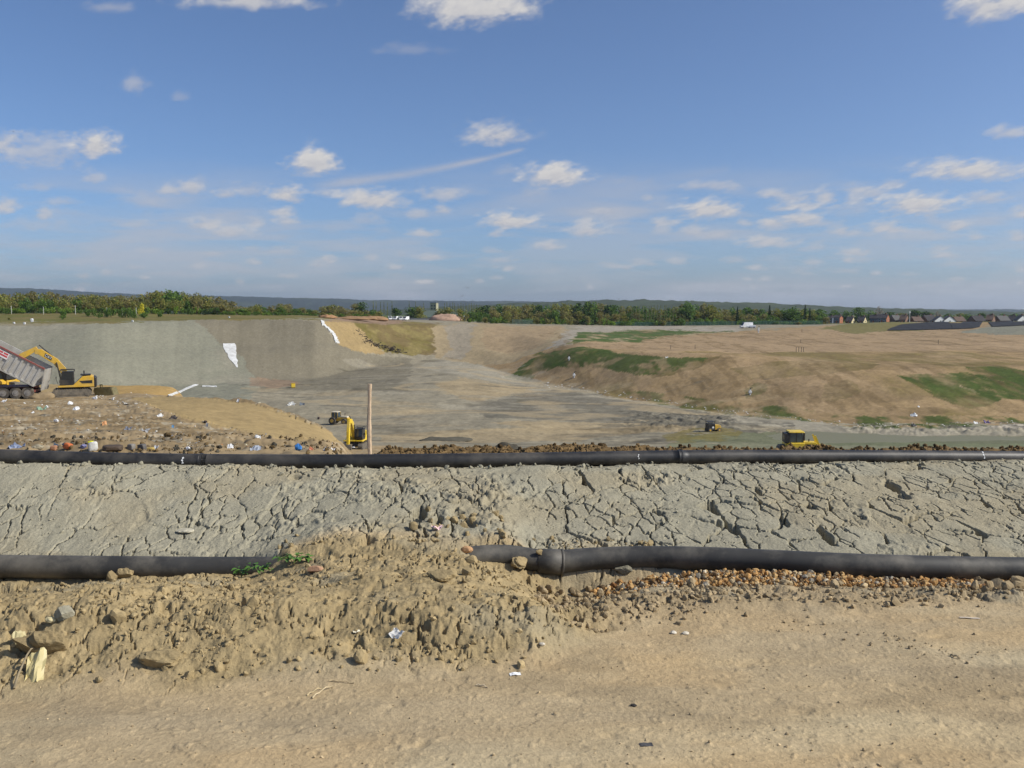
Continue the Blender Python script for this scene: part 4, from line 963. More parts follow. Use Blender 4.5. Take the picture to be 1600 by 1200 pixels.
# body in its own frame: x backwards along negative, z up
bd=MB();L_=9.2;hh=1.75
bd.box(-L_,0.,-1.2,1.2,0,.08,Mt_).box(-L_,0.,-1.2,-1.14,.08,hh,Mt_).box(-L_,0.,1.14,1.2,.08,hh,Mt_).box(-L_,-L_+.06,-1.14,1.14,.08,hh,Mt_)
body=bd.build('body',ALU,t)
for s_ in (-1,1):
    rb=MB();x=-.25
    while x>-L_+.2:
        y0=1.203 if s_>0 else -1.29
        rb.box(x-.09,x+.09,y0,y0+.087,.15,hh-.12,Mt_);x-=.52
    rb.build('side_ribs',ALU,body)
    MB().box(-L_,0.05,(1.16 if s_>0 else -1.31),(1.31 if s_>0 else -1.16),hh+.002,hh+.12,Mt_).build('top_rail',REDP if s_<0 else ALU,body)
    MB().box(-L_,0.0,(1.21 if s_>0 else -1.3),(1.3 if s_>0 else -1.21),-.02,.12,Mt_).build('bottom_rail',ALU,body)
MB().box(-L_+.5,-.2,-.5,-.38,-.22,-.003,Mt_).box(-L_+.5,-.2,.38,.5,-.22,-.003,Mt_).build('subframe',BLK,body)
MB().cyl((-6.5,0,1.0),tuple(Mt_@Vector((-7.6,0,-.05))),.14,10).build('tipping_ram',STL,t)
Mg=Matrix.Translation(tuple(Mt_@Vector((0.02,0,hh))))@Matrix.Rotation(R(12),4,'Y')
MB().box(0,.07,-1.12,1.12,-1.9,0,Mg).build('tailgate',ALU,t)
# small red and white maker's board on the side, too far off to read
bo=MB().box(-4.05,-2.95,-1.305,-1.293,1.05,1.62,Mt_).build('sign_board',mat('sign white',(.78,.72,.70),.6),body)
for i,(a,b,c,d) in enumerate([(-3.98,-3.5,1.42,1.56),(-3.42,-3.05,1.42,1.56),(-3.98,-3.02,1.2,1.34)]):
    MB().box(a,b,-1.312,-1.306,c,d,Mt_).build('red_stripe',mat('sign red',(.55,.07,.07),.6),bo)
for x in (1.0,.05,-.95):
    for s_ in (-1,1):
        w=MB().cyl((x,s_*.75,.5),(x,s_*1.15,.5),.5,22).build('wheel',RUB,t)
        MB().cyl((x,s_*1.10,.5),(x,s_*1.17,.5),.27,16).build('rim',RIM,w)
        MB().cyl((x,s_*1.165,.5),(x,s_*1.22,.5),.1,10).build('hub',RIM,w)
for s_ in (-1,1):MB().box(-1.5,1.5,s_*.95-.25,s_*.95+.25,1.03,1.07).build('mudguard',BLK,t)
MB().box(1.5,1.58,-1.0,1.0,.55,.75).build('rear_bumper',REDP,t)
MB().box(-8.4,-2.2,-1.1,1.1,.5,.62).build('side_guard',ALU,t)
MB().prism([(1.7,0),(4.0,0),(2.9,.55),(1.95,.35)],-.9,.9)
# tipped heap at the tail
V,F=rockshape(3,77,.8,.25);V=V*np.array([1.3,1.1,.75]);p2=gpt(60,78.3);o=npmesh('soil_heap',V,F,mat('tipped soil',tuple(C_['rub']*.9),.95,0,.25,3,.5),smooth=True);o.location=p2+Vector((0,0,.05));tag(o,'small heap of brown soil tipped out behind the trailer','heap')
# steel bucket lying right of the excavator
p=gpt(165,82.);r=empty('excavator_bucket',p,R(-6));tag(r,'olive brown wide steel bucket lying on the rubbish right of the excavator','bucket')
OLV=mat('olive steel',(.20,.17,.08),.6,.3,.25,3,.1,.4)
MB().prism([(-.75,.05),(.85,.0),(.95,.1),(.7,.75),(-.85,.72),(-.98,.4)],-.35,-.30).prism([(-.75,.05),(.85,.0),(.95,.1),(.7,.75),(-.85,.72),(-.98,.4)],.55,.60).prism([(-.80,.0),(.85,-.05),(.85,.0),(-.8,.06)],-.3,.55).prism([(.85,-.05),(1.0,.1),(.76,.78),(.70,.76),(.92,.1)],-.3,.55).prism([(-.80,.0),(-1.02,.4),(-.9,.75),(-.85,.73),(-.95,.4),(-.75,.05)],-.3,.55).build('shell',OLV,r)
tt=MB()
for i in range(6):tt.prism([(.95,.06),(1.2,-.02),(.97,.0)],-.3+i*.16,-.24+i*.16)
tt.build('teeth',STL,r)
MB().cyl((-.55,.1,.76),(-.55,.1,1.0),.05,8).cyl((-.35,.1,.76),(-.35,.1,1.0),.05,8).cyl((-.6,.1,.98),(-.3,.1,.98),.05,8).build('bracket',OLV,r)
# machine mostly hidden by the trailer
dozer(gpt(-2,86),R(170),'yellow bulldozer glimpsed under the raised trailer body at the left edge',1.1,YEL)
# excavator seen from the front below the near edge
e2=excavator(gpt(556,106.)+Vector((0,0,.1)),R(-90-7),[(.2,1.3),(.7,2.3),(1.2,3.1),(1.7,3.5),(2.3,3.55)],[.5,.6,.6,.55,.45],[(2.2,3.85),(2.55,2.3),(2.75,.75)],[.4,.6,.35],'yellow excavator facing the camera beside the wooden stake, boom upright',1.,YEL2,bucket=(2.7,.75,.5),mark=False)
# wheeled tractor on the pit floor
def tractor(loc,rz,label,sc=1.):
    r=empty('wheeled_tractor',loc,rz);r.scale=(sc,)*3;tag(r,label,'tractor')
    MB().prism([(-1.5,.55),(1.75,.5),(1.8,.95),(1.6,1.15),(.2,1.15),(-1.5,1.0)],-.45,.45).build('body',YEL,r,.05)
    MB().prism([(.3,1.151),(1.6,1.151),(1.5,1.38),(.3,1.42)],-.42,.42).build('bonnet',mat('cream paint',(.55,.48,.34),.5,0,.1,3),r,.05)
    cab=MB().prism([(-1.3,1.0),(-.1,1.0),(-.05,1.4),(-.25,2.05),(-1.2,2.05)],-.6,.6).build('cab',GLS2,r,.02)
    for x in (-1.28,-.68,-.16):
        for y in (-.63,.58):MB().box(x,x+.08,y,y+.05,1.0,2.05).build('cab_post',YEL,cab)
    MB().box(-1.35,-.1,-.7,.7,2.05,2.16,None,.06).build('cab_roof',mat('cream paint',(.55,.48,.34),.5),cab,.03)
    for x,rr in ((-1.05,.62),(1.15,.5)):
        for s_ in (-1,1):
            w=MB().cyl((x,s_*.55,rr),(x,s_*.95,rr),rr,20).build('wheel',RUB,r);MB().cyl((x,s_*.9,rr),(x,s_*.97,rr),rr*.5,14).build('rim',YEL,w)
    h=MB();pts_=[(-.0,y,1.2+.75*math.sin(a)) for a,y in zip(np.linspace(0,math.pi,9),np.linspace(-.45,.45,9))]
    for a,b in zip(pts_[:-1],pts_[1:]):h.cyl(a,b,.04,6)
    h.build('roll_hoop',BLK,r)
    MB().cyl((1.9,-.9,.55),(1.9,.9,.55),.3,16).box(1.55,1.95,-.95,-.88,.45,.65).box(1.55,1.95,.88,.95,.45,.65).build('front_roller',STL,r)
    MB().cyl((.9,.2,1.4),(.9,.2,1.9),.05,8).build('exhaust',BLK,r);return r
tractor(gpt(531,152),R(-14),'orange and cream wheeled tractor on the grey pit floor, behind the upright excavator boom',1.0)
dozer(gpt(1248,95)+Vector((0,0,-.3)),R(-4),'bright yellow bulldozer beside the green pond, half hidden behind the upper pipe',1.15,YEL2)
# compactor seen from behind
p=gpt(1113,139)+Vector((0,0,-.1));r=empty('soil_compactor',p,R(12));tag(r,'small black and orange machine standing on the mound left of the pond','compactor')
MB().box(-.95,.25,-.5,.6,.25,1.35).build('rear_body',BLK,r,.05);MB().prism([(.25,.35),(1.25,.3),(1.3,.8),(1.1,1.1),(.25,1.15)],-.45,.5).build('front_body',YEL,r,.05)
MB().cyl((-.1,-.512,.75),(-.1,-.52,.75),.17,12).build('round_lamp',WHT,r)
for x in (-.65,.9):
    for s_ in (-1,1):
        w=MB().cyl((x,s_*.5,.33),(x,s_*.72,.33),.33,16).build('wheel',RUB,r);MB().cyl((x,s_*.7,.33),(x,s_*.74,.33),.16,10).build('rim',YEL,w)
f=MB()
for x in (-.9,.15):
    for y in (-.45,.5):f.box(x,x+.06,y,y+.05,1.35,1.62)
f.box(-.95,.25,-.5,.6,1.62,1.68).build('canopy',BLK,r)
# yellow tank on the pit floor
g=ground_at(458,606,100,400);r=empty('fuel_tank',g,R(20));tag(r,'small yellow box tank alone on the pit floor','tank')
MB().box(-.5,.5,-.5,.5,.12,1.15).build('tank_body',YEL2,r,.06);MB().box(-.55,.55,-.55,.55,1.152,1.22).build('lid',YEL,r,.02);MB().box(-.5,-.35,-.5,.5,0,.12).box(.35,.5,-.5,.5,0,.12).build('skid',BLK,r)
# vehicles parked on the far rim
def van(loc,rz,label,col,L_=4.6,h=1.9,name='parked_van',cat='van',sc=1.,grp=None):
    r=empty(name,loc,rz);r.scale=(sc,)*3;tag(r,label,cat,grp);m=mat('paint %.2f %.2f'%(col[0],col[2]),col,.35,0,.05,2,0,.5)
    MB().prism([(-L_/2,.35),(L_/2,.35),(L_/2,.95),(L_/2-.8,1.1),(L_/2-1.5,h),(-L_/2,h)],-.85,.85).build('body',m,r,.06)
    MB().prism([(L_/2-1.42,h-.15),(L_/2-.95,1.2),(L_/2-2.1,1.2),(L_/2-2.1,h-.15)],-.86,-.851).build('side_window',GLS,r)
    MB().add([(L_/2-.80,-.7,1.13),(L_/2-.80,.7,1.13),(L_/2-1.45,.7,h-.08),(L_/2-1.45,-.7,h-.08)],[(0,1,2,3)],Matrix.Translation((.03,0,.02))).build('windscreen',GLS,r)
    for x in (-L_/2+.8,L_/2-.85):
        for s_ in (-1,1):
            w=MB().cyl((x,s_*.7,.33),(x,s_*.88,.33),.33,14).build('wheel',RUB,r);MB().cyl((x,s_*.86,.33),(x,s_*.9,.33),.18,10).build('rim',RIM,w)
    return r
for px,l,rz in ((609.5,'leftmost of four small white vans parked on the rim left of the pink heap',15),(618,'second from the left of four white vans on the rim left of the pink heap',-10),(626,'third from the left of four white vans on the rim left of the pink heap',8),(634,'rightmost of four small white vans parked on the rim left of the pink heap',-20)):
    p=gpt(px,425);van(p,R(rz-90),l,(.8,.8,.78),4.2,1.9,grp='white vans parked on the far rim')
p=gpt(1166,425);van(p,R(190),'white van parked on the hill brow in front of the green wood',(.78,.78,.76),5.5,2.5,sc=1.1)
p=gpt(1174,424);van(p,R(175),'low white car just right of the van on the hill brow',(.75,.75,.74),3.9,1.35,name='parked_car',cat='car')
# ---------- liners, sheets, heaps and posts about the site
GEO=mat('white geotextile',(.60,.60,.57),.9,0,.18,1.2,.4,.1,dirt=(.36,.34,.29,.7));LIN=mat('black liner',(.028,.027,.027),.85,0,.35,.5,.3,.15)
drape('geotextile_sheet',[(347,537.5),(349,544),(354,551),(357,558),(363,566),(370,574)],[(366.5,537),(368,545),(369,552),(370,560),(371,568),(371.5,575)],GEO,'tall wedge of white geotextile sheet lying on the grey slope','geotextile',.12,14,6,180,330,.9)
drape('sandbag_strip',[(500,501.5),(504,508),(511,513),(516,519),(520,524),(523,530),(524,536)],[(503,501.5),(508,508),(514,513),(519.5,518),(525,525),(527,530),(530,536.5)],GEO,'ragged white strip running down the top right edge of the grey slope','geotextile',.3,30,4,200,340,1.0)
drape('liner_edge',[(262,618.5),(280,611.5),(296,604),(306,600.5)],[(264,620),(283,613),(299,605.5),(310,601.5)],GEO,'thin white liner edge slanting up between the orange sand and grey slope','geotextile',.1,16,3,60,280,.3)
drape('geotextile_strip',[(316,602.5),(326,603),(339,603.5)],[(316,604.5),(326,604.6),(339,605)],GEO,'short flat white strip lying at the foot of the grey slope','geotextile',.1,8,3,120,320,.2)
drape('liner_edge',[(150,600),(170,600),(200,601.2)],[(150,601.3),(170,601.2),(200,602)],GEO,'faint white line along the back edge of the sand right of the excavator','geotextile',.1,12,3,60,200,.2)
drape('black_liner',[(1386,516.5),(1394,512.5),(1408,508),(1430,505.5),(1460,503.6),(1500,503.2),(1535,503.8)],[(1387,518),(1400,519),(1425,517.5),(1450,515.5),(1480,516.5),(1510,517.5),(1530,511)],LIN,'black plastic liner spread over the top of the hill in front of the houses','liner',.3,30,7,385,475,.8)
drape('black_liner',[(1545,503),(1570,501.5),(1600,500.3),(1640,499.5)],[(1545,505),(1572,504),(1600,502.6),(1640,502)],LIN,'narrow black liner strip along the hill top at the right edge','liner',.3,14,3,395,478,.5,seed=4)
def heap(name,px,d,w,h,dp,col,label,seed,sub=4,rough=.25):
    p=gpt(px,d);V,F=ico(sub);n=fbm(V[:,0]*2.2+seed,V[:,1]*2.2+V[:,2],4,seed)
    V=V*np.array([w/2,dp/2,1])*(1+.18*n)[:,None];V[:,2]=np.where(V[:,2]>0,np.sqrt(np.abs(V[:,2]))*.0+V[:,2]**1.0,V[:,2]*.3)*h*(1+.25*n)
    o=npmesh(name,V,F,mat('heap %d'%seed,tuple(col),.95,0,.2,1.2,.5,.1));o.location=p;tag(o,label,'heap');return o
heap('gravel_heap',698,440,16,2.9,10,srgb(172,142,120),'low pink heap of crushed stone on the rim in front of the poplars',21)
heap('earth_heap',548,345,20,1.1,8,srgb(144,116,86),'long rusty brown ridge of earth along the rim above the grey slope',22)
heap('earth_heap',512,330,7,1.1,5,srgb(150,116,84),'small brown lump of earth at the top of the white ragged strip',23)
heap('earth_heap',580,372,14,1.7,8,srgb(150,120,88),'orange brown heap of earth left of the white vans',24)
heap('dark_earth_heap',750,95,3.2,.0+.7,1.5,C_['dark']*.9,'smaller dark lump of dug clay just left of the bigger dark heap',25)
heap('dark_earth_heap',787,92,4.6,1.1,1.8,C_['dark']*.75,'dark heap of clay clods on the near edge of the pit, centre of the photo',26,rough=.5)
heap('dark_earth_heap',697,128,8,.5,3,C_['dark']*1.05,'long low dark mound of clay on the pit floor right of the stake',27)
# dug timber along the slope shoulder
def sticks():
    V=[];F=[];rs=np.random.RandomState(9);m=MB()
    for i in range(150):
        t=rs.uniform();px=np.interp(t,[0,.15,.45,1],[560,572,590,628])+rs.normal(0,2.2);py=np.interp(t,[0,.15,.45,1],[516,531,541,551])+rs.normal(0,2.)
        g=ground_at(px,py,250,360)
        if g is None:continue
        a=rs.uniform(0,6.28);l=rs.uniform(.5,2.0);d=Vector((math.cos(a)*l,math.sin(a)*l*.5,rs.uniform(-.2,1.0)));m.cyl(g,g+d,rs.uniform(.06,.15),5)
    o=m.build('brushwood',mat('dark timber',(.075,.06,.045),.9,0,.3,2),None);tag(o,'tangle of dark brushwood and old timber along the shoulder of the slope','brushwood',kind='stuff')
sticks()
# gas wells and marker posts on the restored hill
def well(px,py,h,label,w=.35,top=True,grp='gas wells on the restored hill',dmin=110):
    g=ground_at(px,py,dmin,600)
    if g is None:print('no ground',px,py);return
    r=empty('gas_well',g);tag(r,label,'gas well',grp)
    MB().cyl((0,0,-.2),(0,0,h),w*.3,8).build('riser',mat('well grey',(.55,.56,.55),.5),r)
    MB().box(-w/2,w/2,-w/2,w/2,h*.35,h*.75).build('cap_box',WHT,r,.03)
    if top:MB().cyl((0,0,h),(w*.3,0,h+.35),w*.14,6).box(w*.1,w*.9,-.06,.06,h+.3,h+.42).build('valve',BLK,r)
well(889,563,1.1,'white well head on the green nose of the hill, uppermost of two',.6)
well(897,590,1.2,'white well head on the bare slope below the green nose of the hill',.7)
well(1172,617,1.1,'white well head in the small green hollow, right of centre on the hill',.6)
well(1185,520,2.4,'tall well head with a green top on the brow of the hill',.8)
def post(px,py,h,label,col=(.12,.10,.07),r_=.07,name='marker_post',grp='thin dark marker posts on the hill',dmin=110):
    g=ground_at(px,py,dmin,600)
    if g is None:print('no ground',px,py);return
    m=MB().cyl((0,0,-.2),(0,0,h),r_,6);m.cyl((0,0,h),(0,0,h+.12),r_*1.35,6);o=m.build(name,mat('post %.2f'%col[0],col,.8),None);o.location=g;tag(o,label,'post',grp)
for px,py,l in ((1048,546,'left'),(1086,545,'second'),(1251,536,'by the hill top, upper right'),(1253,519,'on the brow')):
    post(px,py,1.1,'thin dark marker post standing on the bare hill','' and None or (.12,.10,.07))
for px in (1244,1248,1252,1255.5):post(px,550,1.3,'one of four dark posts close together on the bare hill',grp='cluster of four posts on the hill')
post(1466,538,1.4,'lone dark post on the upper hill below the black liner',grp=None)
post(979,512,0.01+2.2,'dark leaning post where the haul road meets the rim',grp=None) if False else None
# tall pale fence posts in front of the left wood
for px,py,h in ((18,489,2.9),(68,489,2.7),(118,489,3.2),(167,489,2.6),(191,489,2.4),(213,492,2.9)):
    p=gpt(px,322);m=MB().cyl((0,0,-.2),(0,0,h),.11,6);m.cyl((0,0,h),(0,.0,h+.1),.15,6);o=m.build('fence_post',mat('pale post',(.42,.42,.36),.8),None);o.location=p;tag(o,'tall pale post standing in front of the wood at the left','post','pale posts in front of the left wood')
# fences
def fence(px0,px1,d0,d1,h,n,col,label,pc=(.1,.16,.12)):
    P=[gpt(px0+(px1-px0)*i/n,d0+(d1-d0)*i/n) for i in range(n+1)];r=empty('mesh_fence',P[0]);tag(r,label,'fence')
    q=[p-P[0] for p in P];m=MB()
    for a,b in zip(q[:-1],q[1:]):
        for k in range(6):
            z=h*(.05+.9*k/5);m.cyl(a+Vector((0,0,z)),b+Vector((0,0,z)),.06,4)
        for k in range(10):
            c=a.lerp(b,k/10);m.cyl(c,c+Vector((0,0,h*.95)),.04,4)
    m.build('mesh_panel',mat('fence net %.2f'%col[1],col,.7),r)
    for a in q:MB().cyl(a-Vector((0,0,.3)),a+Vector((0,0,h)),.09,6).build('post',mat('fence post %.2f'%pc[0],pc,.7),r)
fence(960,1285,452,462,2.0,26,(.035,.11,.085),'green mesh fence running along the foot of the wood behind the hill')
fence(250,410,366,388,1.6,14,(.10,.15,.12),'grey green mesh fence along the rim above the grey slope')
fence(800,832,432,436,2.2,3,(.05,.15,.11),'short length of green mesh fence at the rim, right of the pink heap')
# rough scrub bushes on the rim: built with the trees
# ---------- pond
x0,x1=26,125
us=np.linspace(0,1,60);vs_=np.linspace(0,1,16);YY,XX=np.meshgrid(122+26*vs_,x0+(x1-x0)*us,indexing='ij')
Wm=bpy.data.materials.new('pond water');Wm.use_nodes=True;N=Wm.node_tree.nodes;b_=N['Principled BSDF'];b_.inputs['Base Color'].default_value=(.175,.165,.095,1);b_.inputs['Roughness'].default_value=.5;b_.inputs['Specular IOR Level'].default_value=.12
no=N.new('ShaderNodeTexNoise');no.inputs['Scale'].default_value=1.5;no.inputs['Detail'].default_value=4;tc=N.new('ShaderNodeTexCoord');Wm.node_tree.links.new(tc.outputs['Object'],no.inputs['Vector'])
bp=N.new('ShaderNodeBump');bp.inputs['Strength'].default_value=.25;bp.inputs['Distance'].default_value=.05;Wm.node_tree.links.new(no.outputs['Fac'],bp.inputs['Height']);Wm.node_tree.links.new(bp.outputs['Normal'],b_.inputs['Normal'])
o=npmesh('water',np.stack([XX.ravel(),YY.ravel(),np.full(XX.size,-17.72)],1),grid_faces(16,60),Wm);tag(o,'shallow murky green pond at the foot of the restored hill','pond',kind='structure')
# ---------- litter on the tipped rubbish
def gl(px,py,d0=19.6,d1=112):
    g=ground_at(px,py,d0,d1);return g
def litter(px,py,w,h,col,label,seed,kind='sheet',name='litter',cat='litter',rz=None):
    g=gl(px,py)
    if g is None:print('litter',px,py);return
    s=g.y/FPX;rs=np.random.RandomState(seed);rz=rs.uniform(-.5,.5) if rz is None else rz
    if kind=='sheet':
        return sheet(name,0,0,w*s,w*s*.8,col,label,cat,seed,.02,.35,rz,.6,p=g,tilt=h/max(w,1)*1.4)
    V,F=rockshape(3,seed,.5 if kind=='block' else .75,.15 if kind=='block' else .3);V=V*np.array([w*s/2,w*s*.35,h*s/1.6])
    o=npmesh(name,V,F,mat('litter %.2f %.2f %.2f'%col,col,.7,0,.15,8,.2),smooth=kind!='block');o.location=g+Vector((0,0,h*s*.3));o.rotation_euler=(0,0,rz);tag(o,label,cat);return o
LT=[(145,705.,15,15,(.78,.78,.72),'white plastic crate standing on end under the yellow bag',31,'block','plastic_crate','crate'),
(144,694,13,6,(.75,.70,.03),'bright yellow bag lying on top of the white crate',32,'bag','plastic_bag','bag'),
(107,702,15,12,(.55,.15,.05),'bright orange sack just behind the upper pipe at the left',33,'bag','sack','sack'),
(131,701,10,9,(.20,.20,.34),'purple blue bag beside the white crate',34,'bag','plastic_bag','bag'),
(25,700,22,5,(.20,.24,.34),'dull blue sheet crumpled behind the upper pipe near the left edge',35,'sheet','plastic_sheet','sheet'),
(92,698,18,5,(.02,.04,.07),'black and blue torn sheet left of the orange sack',36,'sheet','plastic_sheet','sheet'),
(84,703,10,8,(.42,.22,.12),'small rusty orange lump below the torn black sheet',37,'block','rubble','rubble'),
(60,702,16,8,(.32,.28,.19),'pale brown lump of soil between the blue sheet and rusty lump',38,'bag','rubble','rubble'),
(177,704,34,9,(.09,.065,.045),'dark brown broken boards piled right of the white crate',39,'block','board_pile','boards'),
(206,705,12,11,(.24,.22,.19),'grey square block right of the dark board pile',40,'block','concrete_block','block'),
(222,705,14,11,(.13,.12,.11),'dark grey block, right one of two blocks together',41,'block','concrete_block','block'),
(236,706,12,5,(.42,.30,.08),'yellow brown plank end beside the dark grey block',42,'block','plank','plank'),
(243,703,9,10,(.8,.8,.78),'torn white bag right of the yellow brown plank',43,'sheet','plastic_bag','bag'),
(294,703,9,6,(.8,.8,.8),'white rounded container alone behind the upper pipe',44,'bag','container','container'),
(400,705,18,9,(.30,.33,.38),'grey blue plastic sheet peaked like a tent behind the pipe',45,'sheet','plastic_sheet','sheet'),
(466,704,11,10,(.05,.20,.50),'bright blue plastic bag with a white tip behind the pipe',46,'bag','plastic_bag','bag'),
(485,705,10,5,(.60,.20,.10),'orange red scrap right of the bright blue bag',47,'sheet','plastic_scrap','litter'),
(509,707,9,5,(.8,.8,.78),'left of two white scraps between the blue bag and excavator',48,'sheet','plastic_scrap','litter'),
(520,707,8,4,(.8,.79,.76),'right of two white scraps between the blue bag and excavator',49,'sheet','plastic_scrap','litter'),
(558,703,8,5,(.75,.60,.22),'pale yellow lump just in front of the excavator cab',50,'bag','plastic_bag','bag'),
(551,702,9,3,(.65,.68,.78),'pale lilac sheet in front of the upright excavator',51,'sheet','plastic_sheet','sheet'),
(360,700,10,8,(.72,.72,.70),'white scrap standing up in the rubbish above the pipe, left of the grey blue sheet',52,'sheet','plastic_scrap','litter'),
(403,684,9,4,(.75,.75,.72),'white crossed scraps on the slope of rubbish below the sand mound',53,'sheet','plastic_scrap','litter'),
(428,683,6,6,(.22,.22,.27),'dark grey scrap at the foot of the sand mound',54,'sheet','plastic_scrap','litter'),
(323,667,5,10,(.72,.70,.66),'thin white strip hanging down at the left end of the sand mound',55,'sheet','plastic_scrap','litter'),
(321,661,6,5,(.06,.045,.04),'black lump on the rubbish at the left end of the sand mound',56,'bag','rubbish_lump','rubbish'),
(88,660,10,6,(.82,.82,.80),'white bag alone in the middle of the brown rubbish slope',57,'bag','plastic_bag','bag'),
(118,640,11,6,(.82,.82,.8),'larger white bag below the excavator tracks',58,'sheet','plastic_bag','bag'),
(110,631,8,4,(.8,.8,.77),'small white scraps directly below the excavator',59,'sheet','plastic_scrap','litter'),
(73,637,7,3,(.8,.8,.77),'white scrap below the rear of the trailer',60,'sheet','plastic_scrap','litter'),
(65,640,15,3,(.20,.30,.20),'flat dull green sheet below the trailer',61,'sheet','plastic_sheet','sheet'),
(6,628,9,3,(.82,.82,.8),'white scrap at the left edge below the trailer wheels',62,'sheet','plastic_scrap','litter'),
(149,624,8,5,(.8,.8,.8),'white bag against the right end of the excavator track',63,'bag','plastic_bag','bag'),
(50,646,6,3,(.8,.8,.78),'small white scrap under the green sheet',64,'sheet','plastic_scrap','litter'),
(249,650,11,3,(.75,.74,.70),'white scrap on the ridge left of the black lump',65,'sheet','plastic_scrap','litter'),
(271,654,13,5,(.05,.04,.035),'black torn sheet on the ridge of the rubbish right of the white scrap',66,'sheet','plastic_sheet','sheet'),
(270,668,4,6,(.12,.28,.45),'small blue scrap standing up on the rubbish slope',67,'sheet','plastic_scrap','litter'),
(200,671,12,4,(.18,.19,.22),'dark grey wrapper on the rubbish slope',68,'sheet','plastic_scrap','litter'),
(226,674,15,3,(.28,.28,.28),'long grey wrapper right of the dark wrapper on the rubbish slope',69,'sheet','plastic_scrap','litter'),
(163,662,7,5,(.60,.30,.12),'orange tinted scrap in the middle of the rubbish slope',70,'sheet','plastic_scrap','litter'),
(173,613,4,5,(.12,.05,.04),'small dark drum standing behind the steel bucket',71,'block','small_drum','drum'),
(455,633,14,5,(.70,.69,.63),'pale rubbish scattered on the pit floor in front of the yellow tank',72,'sheet','plastic_scrap','litter'),
(472,633,8,5,(.10,.12,.14),'dark scrap beside the pale rubbish on the pit floor',73,'sheet','plastic_scrap','litter'),
(372,627,4,4,(.82,.82,.82),'white scrap at the crest of the sand mound',74,'sheet','plastic_scrap','litter'),
(498,655,4,4,(.10,.07,.06),'small dark drum on the pit floor left of the tractor',75,'block','small_drum','drum'),
(1428,650,11,4,(.78,.78,.74),'long white scrap on the lower right slope of the hill',76,'sheet','plastic_scrap','litter'),
(1436,636,4,2,(.78,.78,.74),'tiny white scrap above the long white scrap on the hill',77,'sheet','plastic_scrap','litter'),
(1428,665,8,3,(.05,.05,.05),'black scrap at the foot of the hill below the long white scrap',78,'sheet','plastic_scrap','litter'),
(1525,662,7,4,(.78,.78,.76),'white scrap in the litter at the foot of the hill at the right',79,'sheet','plastic_scrap','litter'),
(1542,661,9,4,(.12,.08,.20),'dark purple scrap at the foot of the hill at the right',80,'sheet','plastic_scrap','litter'),
(1042,559,4,2,(.78,.74,.66),'pale scrap on the olive patch of the hill',81,'sheet','plastic_scrap','litter'),
(38,507,4,4,(.85,.85,.85),'upright white board on the grass rim at the far left',82,'block','white_board','board'),
(50,503,4.5,6,(.85,.85,.85),'taller white board on the grass rim at the far left',83,'block','white_board','board'),
(22,506,3,3,(.85,.85,.85),'small white board left of the taller board on the rim',84,'block','white_board','board'),
(207,503,3,3,(.85,.85,.85),'white marker on the edge of the grey slope below the posts',85,'block','white_board','board'),
(358,497,2.6,3,(.85,.85,.85),'white marker at the top edge of the grey slope near the tree gap',86,'block','white_board','board')]
for (px,py,w,h,c,l,sd,kd,nm,ct) in LT:
    c=tuple(v*(.78 if min(c)>.6 else .9) for v in c)
    if py<610 and px<400 or px>420 and py<700 and not(480<px<600 and py>675):
        g=ground_at(px,py,105,420)
    else:g=ground_at(px,min(py,703.5 if px<545 else 699),19.6,112)
    if g is None:print('no ground litter',px,py);continue
    s=g.y/FPX;rs=np.random.RandomState(sd)
    if kd=='sheet':sheet(nm,0,0,w*s,w*s*.8,c,l,ct,sd,.02*s*10,.3,rs.uniform(-.5,.5),.6,p=g,tilt=h/max(w,1)*1.4)
    else:
        V,F=rockshape(3,sd,.5 if kd=='block' else .75,.12 if kd=='block' else .3)
        if kd=='block':
            q=np.abs(V)**.5*np.sign(V);V=q/np.abs(q).max(0)
        V=V*np.array([w*s/2,w*s*.35,h*s/(2 if kd=='block' else 1.5)])
        o=npmesh(nm,V,F,mat('litter %.2f %.2f %.2f'%c,c,.7,0,.15,8,.2),smooth=False);o.location=g+Vector((0,0,h*s*.42));o.rotation_euler=(0,rs.uniform(-.12,.12),rs.uniform(-.5,.5));tag(o,l,ct)
